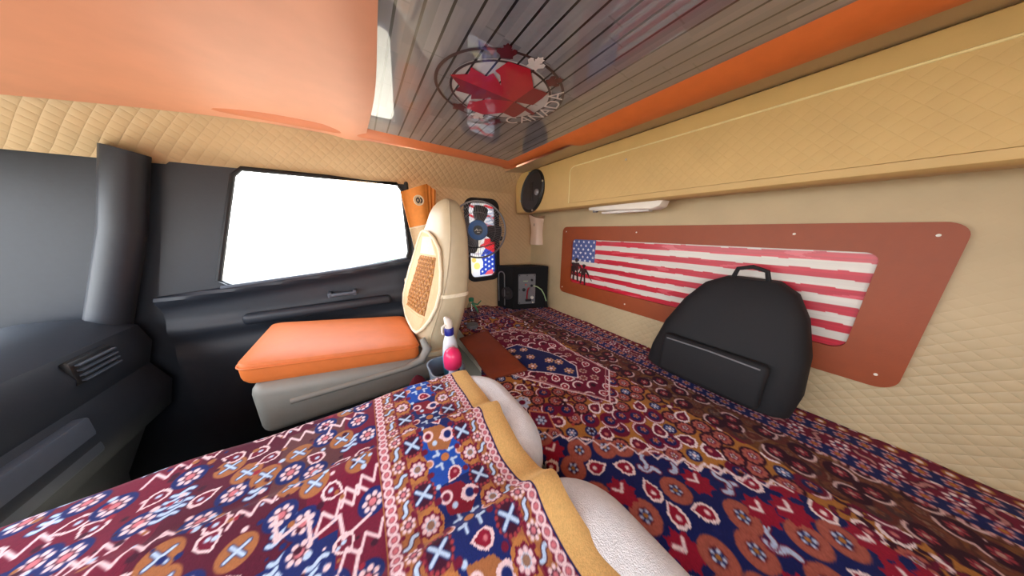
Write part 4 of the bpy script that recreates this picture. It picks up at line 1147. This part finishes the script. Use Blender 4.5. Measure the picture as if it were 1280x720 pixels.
# ================================================================== DASHBOARD at the front
db = thing('dashboard', 'dark grey dashboard under the windshield at the front of the cab', 'dashboard', (-1.0, .9, 0))
def dash():
    pr_ = [(FRONT + .005, 0.05), (FRONT + .005, 1.03), (-1.10, 1.06), (-.95, 1.05), (-.86, 1.0), (-.84, .92), (-.87, .82), (-.83, .72), (-.86, .60), (-.95, .52), (-1.05, .30), (-1.08, 0.05)]
    return loft([[(x, y, z) for x, z in pr_] for y in (NEAR + .01, 0, .6, 1.2, 1.66)])
obj('dash_body', dash(), m_door, db)
for k, y in enumerate((.75, 1.40)):
    v = obj('air_vent', box(-.862, -.838, y - .08, y + .08, .90, .985, .008), m_black, db)
    for j in range(4): obj('vent_slat', box(-.836, -.826, y - .07, y + .07, .912 + .018 * j, .917 + .018 * j), m_doorlt, v)
obj('glove_box', box(-.875, -.835, .92, 1.30, .66, .80, .01), m_doorlt, db)
struct('window_3', box(FRONT - .03, FRONT - .025, NEAR, FAR, 1.0, 1.66), m_glass, False)
struct('window_4', box(-.72, .32, NEAR - .03, NEAR - .025, 1.14, 1.68), m_glass, False)

# ================================================================== OUTSIDE
struct('ground', grid(np.linspace(-60, 60, 5), np.linspace(-60, 60, 5), lambda U, V: (U, V, -1.0 + 0 * U)), m_ground)
def shrub():
    parts = []; bm = bmesh.new(); bmesh.ops.create_icosphere(bm, subdivisions=2, radius=1); bm.verts.index_update()
    S = np.array([v.co[:] for v in bm.verts]); SF = [[v.index for v in f.verts] for f in bm.faces]; bm.free()
    for k in range(26):
        c = np.array([.95 + rnd.gauss(0, .28), 11 + rnd.gauss(0, .3), -.55 + abs(rnd.gauss(0, .42))]); r = .16 + .16 * rnd.random()
        parts.append((S * r * (1 + .2 * np.sin(S[:, :1] * 9 + k) * np.cos(S[:, 1:2] * 8)) + c, SF))
    return comb(*parts)
sh = thing('shrub', 'small green shrub outside beyond the door window', 'shrub', (.95, 11, -1.0))
obj('foliage', shrub(), m_leafgreen, sh)
obj('stem', tube([(.95, 11, -1.0), (.97, 11, -.6), (.95, 11, -.3)], [.05, .04, .02], 8), m_brown, sh)

# ================================================================== LIGHT: daylight through the windows
w = bpy.data.worlds.new('sky'); scene.world = w; w.use_nodes = True
nt = w.node_tree; bgn = nt.nodes['Background']
tc = nt.nodes.new('ShaderNodeTexCoord'); sx = nt.nodes.new('ShaderNodeSeparateXYZ'); nt.links.new(tc.outputs['Generated'], sx.inputs[0])
cr = nt.nodes.new('ShaderNodeValToRGB'); nt.links.new(sx.outputs[2], cr.inputs[0])
cr.color_ramp.elements[0].position = 0.0; cr.color_ramp.elements[0].color = (.97, .98, 1, 1)
cr.color_ramp.elements[1].position = .6; cr.color_ramp.elements[1].color = (.76, .88, 1, 1)
nt.links.new(cr.outputs[0], bgn.inputs[0]); bgn.inputs[1].default_value = 9.2
def portal(name, loc, rot, sx_, sy_):
    l = bpy.data.lights.new(name, 'AREA'); l.shape = 'RECTANGLE'; l.size = sx_; l.size_y = sy_
    l.cycles.is_portal = True
    o = bpy.data.objects.new(name, l); COL.objects.link(o); o.location = loc; o.rotation_euler = rot
portal('daylight_portal', (-.17, FAR + .06, 1.40), (-PI / 2, 0, 0), .92, .60)
portal('daylight_portal', ((sx0 + sx1) / 2, FAR + .06, (sz0 + sz1) / 2), (-PI / 2, 0, 0), .26, .62)
portal('daylight_portal', (-.2, NEAR - .06, 1.41), (PI / 2, 0, 0), 1.04, .54)
portal('daylight_portal', (FRONT - .06, .5, 1.33), (0, -PI / 2, 0), .66, 2.4)

# ================================================================== CAMERA
cam = bpy.data.cameras.new('camera'); co_ = bpy.data.objects.new('camera', cam); COL.objects.link(co_)
f = 285.0; cam.sensor_width = 36; cam.sensor_fit = 'HORIZONTAL'; cam.lens = f / 1280 * 36; cam.clip_start = .01
pitch = math.atan(73 / f); yaw = math.atan(192 / math.hypot(f, 73))
co_.location = (0, 0, 1.40); co_.rotation_euler = (PI / 2 - pitch, 0, -yaw)
scene.camera = co_
scene.view_settings.view_transform = 'Standard'; scene.view_settings.look = 'None'; scene.view_settings.gamma = 1; scene.view_settings.use_curve_mapping = False
scene.view_settings.exposure = 0.0
scene.cycles.max_bounces = 10; scene.cycles.diffuse_bounces = 6; scene.cycles.glossy_bounces = 5; scene.cycles.transparent_max_bounces = 12
scene.cycles.use_denoising = True
